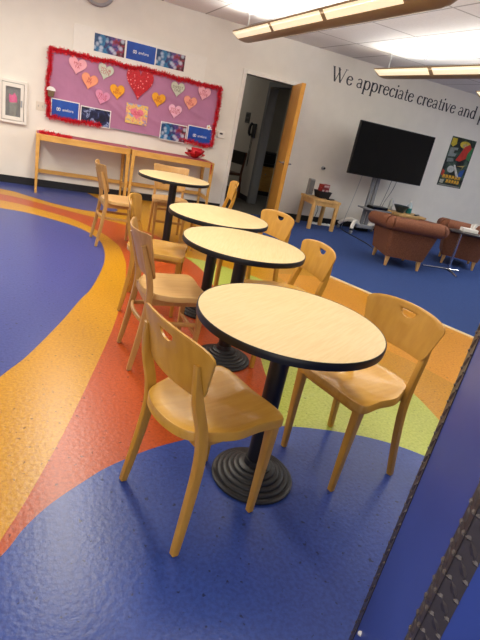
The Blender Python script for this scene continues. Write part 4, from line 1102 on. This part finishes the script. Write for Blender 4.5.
# dark chair in the hall
hc = thing('hall_chair', 'dark chair with brown frame in the hallway, seen through the doorway', 'chair', (3.36, 9.10, .002), radians(200))
bm = bmesh.new(); box(bm, -.2, .22, -.22, .22, .42, .47, .015); build('seat', bm, M['darkwood'], hc, smooth=False)
bm = bmesh.new(); box(bm, -.235, -.20, -.21, .21, .62, .86, .012); build('backrest', bm, M['bezel'], hc, smooth=False)
for sy in (-.2, .2):
    bm = bmesh.new(); sweep(bm, [(-.25, sy, 0), (-.2, sy, .45), (-.24, sy, .86)], rrect(.03, .04), up=Vector((0, 1, 0))); build('rear_leg', bm, M['darkwood'], hc)
    bm = bmesh.new(); sweep(bm, [(.2, sy, 0), (.19, sy, .43)], rrect(.03, .035), up=Vector((0, 1, 0))); build('front_leg', bm, M['darkwood'], hc)
# cabinet in the office
cb_ = thing('office_cabinet', 'low tan wooden cabinet in the dark room beyond the hallway', 'cabinet', (4.50, 10.1, .002), radians(-8))
bm = bmesh.new(); box(bm, -.55, .55, -.25, .25, .09, .60, .004); build('body', bm, M['deskwood'], cb_, smooth=False)
bm = bmesh.new(); box(bm, -.53, .53, -.22, .23, 0, .09); build('plinth', bm, M['dk'], cb_, smooth=False)
for s in (-1, 1):
    bm = bmesh.new(); box(bm, min(s*.005, s*.54), max(s*.005, s*.54), -.27, -.25, .10, .58, .003); d = build('door', bm, M['deskwood'], cb_, smooth=False)
    bm = bmesh.new(); lathe(bm, [(0, 0), (.012, 0), (.014, .02), (0, .022)], 12); bmesh.ops.transform(bm, matrix=Matrix.Translation((s*.05, -.27, .45)) @ Matrix.Rotation(pi/2, 4, 'X'), verts=bm.verts); build('knob', bm, M['chrome'], d)
t = thing('printer', 'black machine standing on the tan cabinet in the dark room', 'printer', (4.66, 10.1, .604), radians(-8))
bm = bmesh.new(); box(bm, -.24, .24, -.2, .2, 0, .24, .015); build('case', bm, M['bezel'], t, smooth=False)
bm = bmesh.new(); box(bm, -.20, .20, -.30, -.19, .05, .07, .004); build('paper_tray', bm, M['dk'], t, smooth=False)
bm = bmesh.new(); box(bm, -.22, .22, -.19, .18, .24, .30, .02); build('lid', bm, M['dk'], t, smooth=False)

# ------------------------------------------------------------------ lights
def area(name, loc, sx, sy, power, col, rot=(0, 0, 0), spread=180):
    l = bpy.data.lights.new(name, 'AREA'); l.shape = 'RECTANGLE'; l.size = sx; l.size_y = sy; l.energy = power; l.color = col; l.spread = radians(spread)
    o = bpy.data.objects.new(name, l); COL.objects.link(o); o.location = loc; o.rotation_euler = rot; return o
WARM = (1, .93, .80); NEU = (1, .97, .91)
for x, y, L in FX:
    for sgn in (-1, 1):
        area('pendant_uplight', (x+sgn*.09, y-L/2, FZ+.125), .16, L-.3, 18, NEU, (pi, sgn*radians(50), 0))
l = area('front_fill', (-.6, Y0+.05, 1.45), 5.5, 1.7, 75, (1, .97, .92), (-pi/2, 0, 0))  # soft fill from behind the camera, added to brighten the back wall
l.rotation_euler = (pi/2, 0, 0); l.data.energy = 42
for x, yc, L, p in ((.35, 4.4, 3.4, 54), (-1.6, 4.6, 3.4, 54), (1.2, 1.6, 1.6, 20), (3.7, .9, 1.6, 24), (-1.6, .2, 3.0, 20), ):  # unseen overhead lights without bodies, added to brighten walls and foreground
    area('ceiling_fill', (x, yc, CEIL-.06), .25, L, p, WARM)
area('ceiling_fill', (7.6, 3.4, CEIL-.06), .25, 3.4, 60, (.93, .97, 1))  # cool overhead fill, added to lift the right part of the wall
area('office_fill', (5.2, 9.6, 2.55), .4, .4, 1.6, NEU)  # unseen fill added so the cabinet shows in the dark room
area('hall_fill', (2.9, 10.6, 2.55), .3, .6, 4, NEU)  # invented weak source that lifts the dim hallway
w = bpy.data.worlds.new('world'); SC.world = w; w.use_nodes = True
w.node_tree.nodes['Background'].inputs[0].default_value = (.8, .85, 1, 1); w.node_tree.nodes['Background'].inputs[1].default_value = .05

SC.view_settings.view_transform = 'Standard'; SC.view_settings.look = 'None'; SC.view_settings.gamma = 1
SC.view_settings.exposure = 0.6; SC.view_settings.use_curve_mapping = False
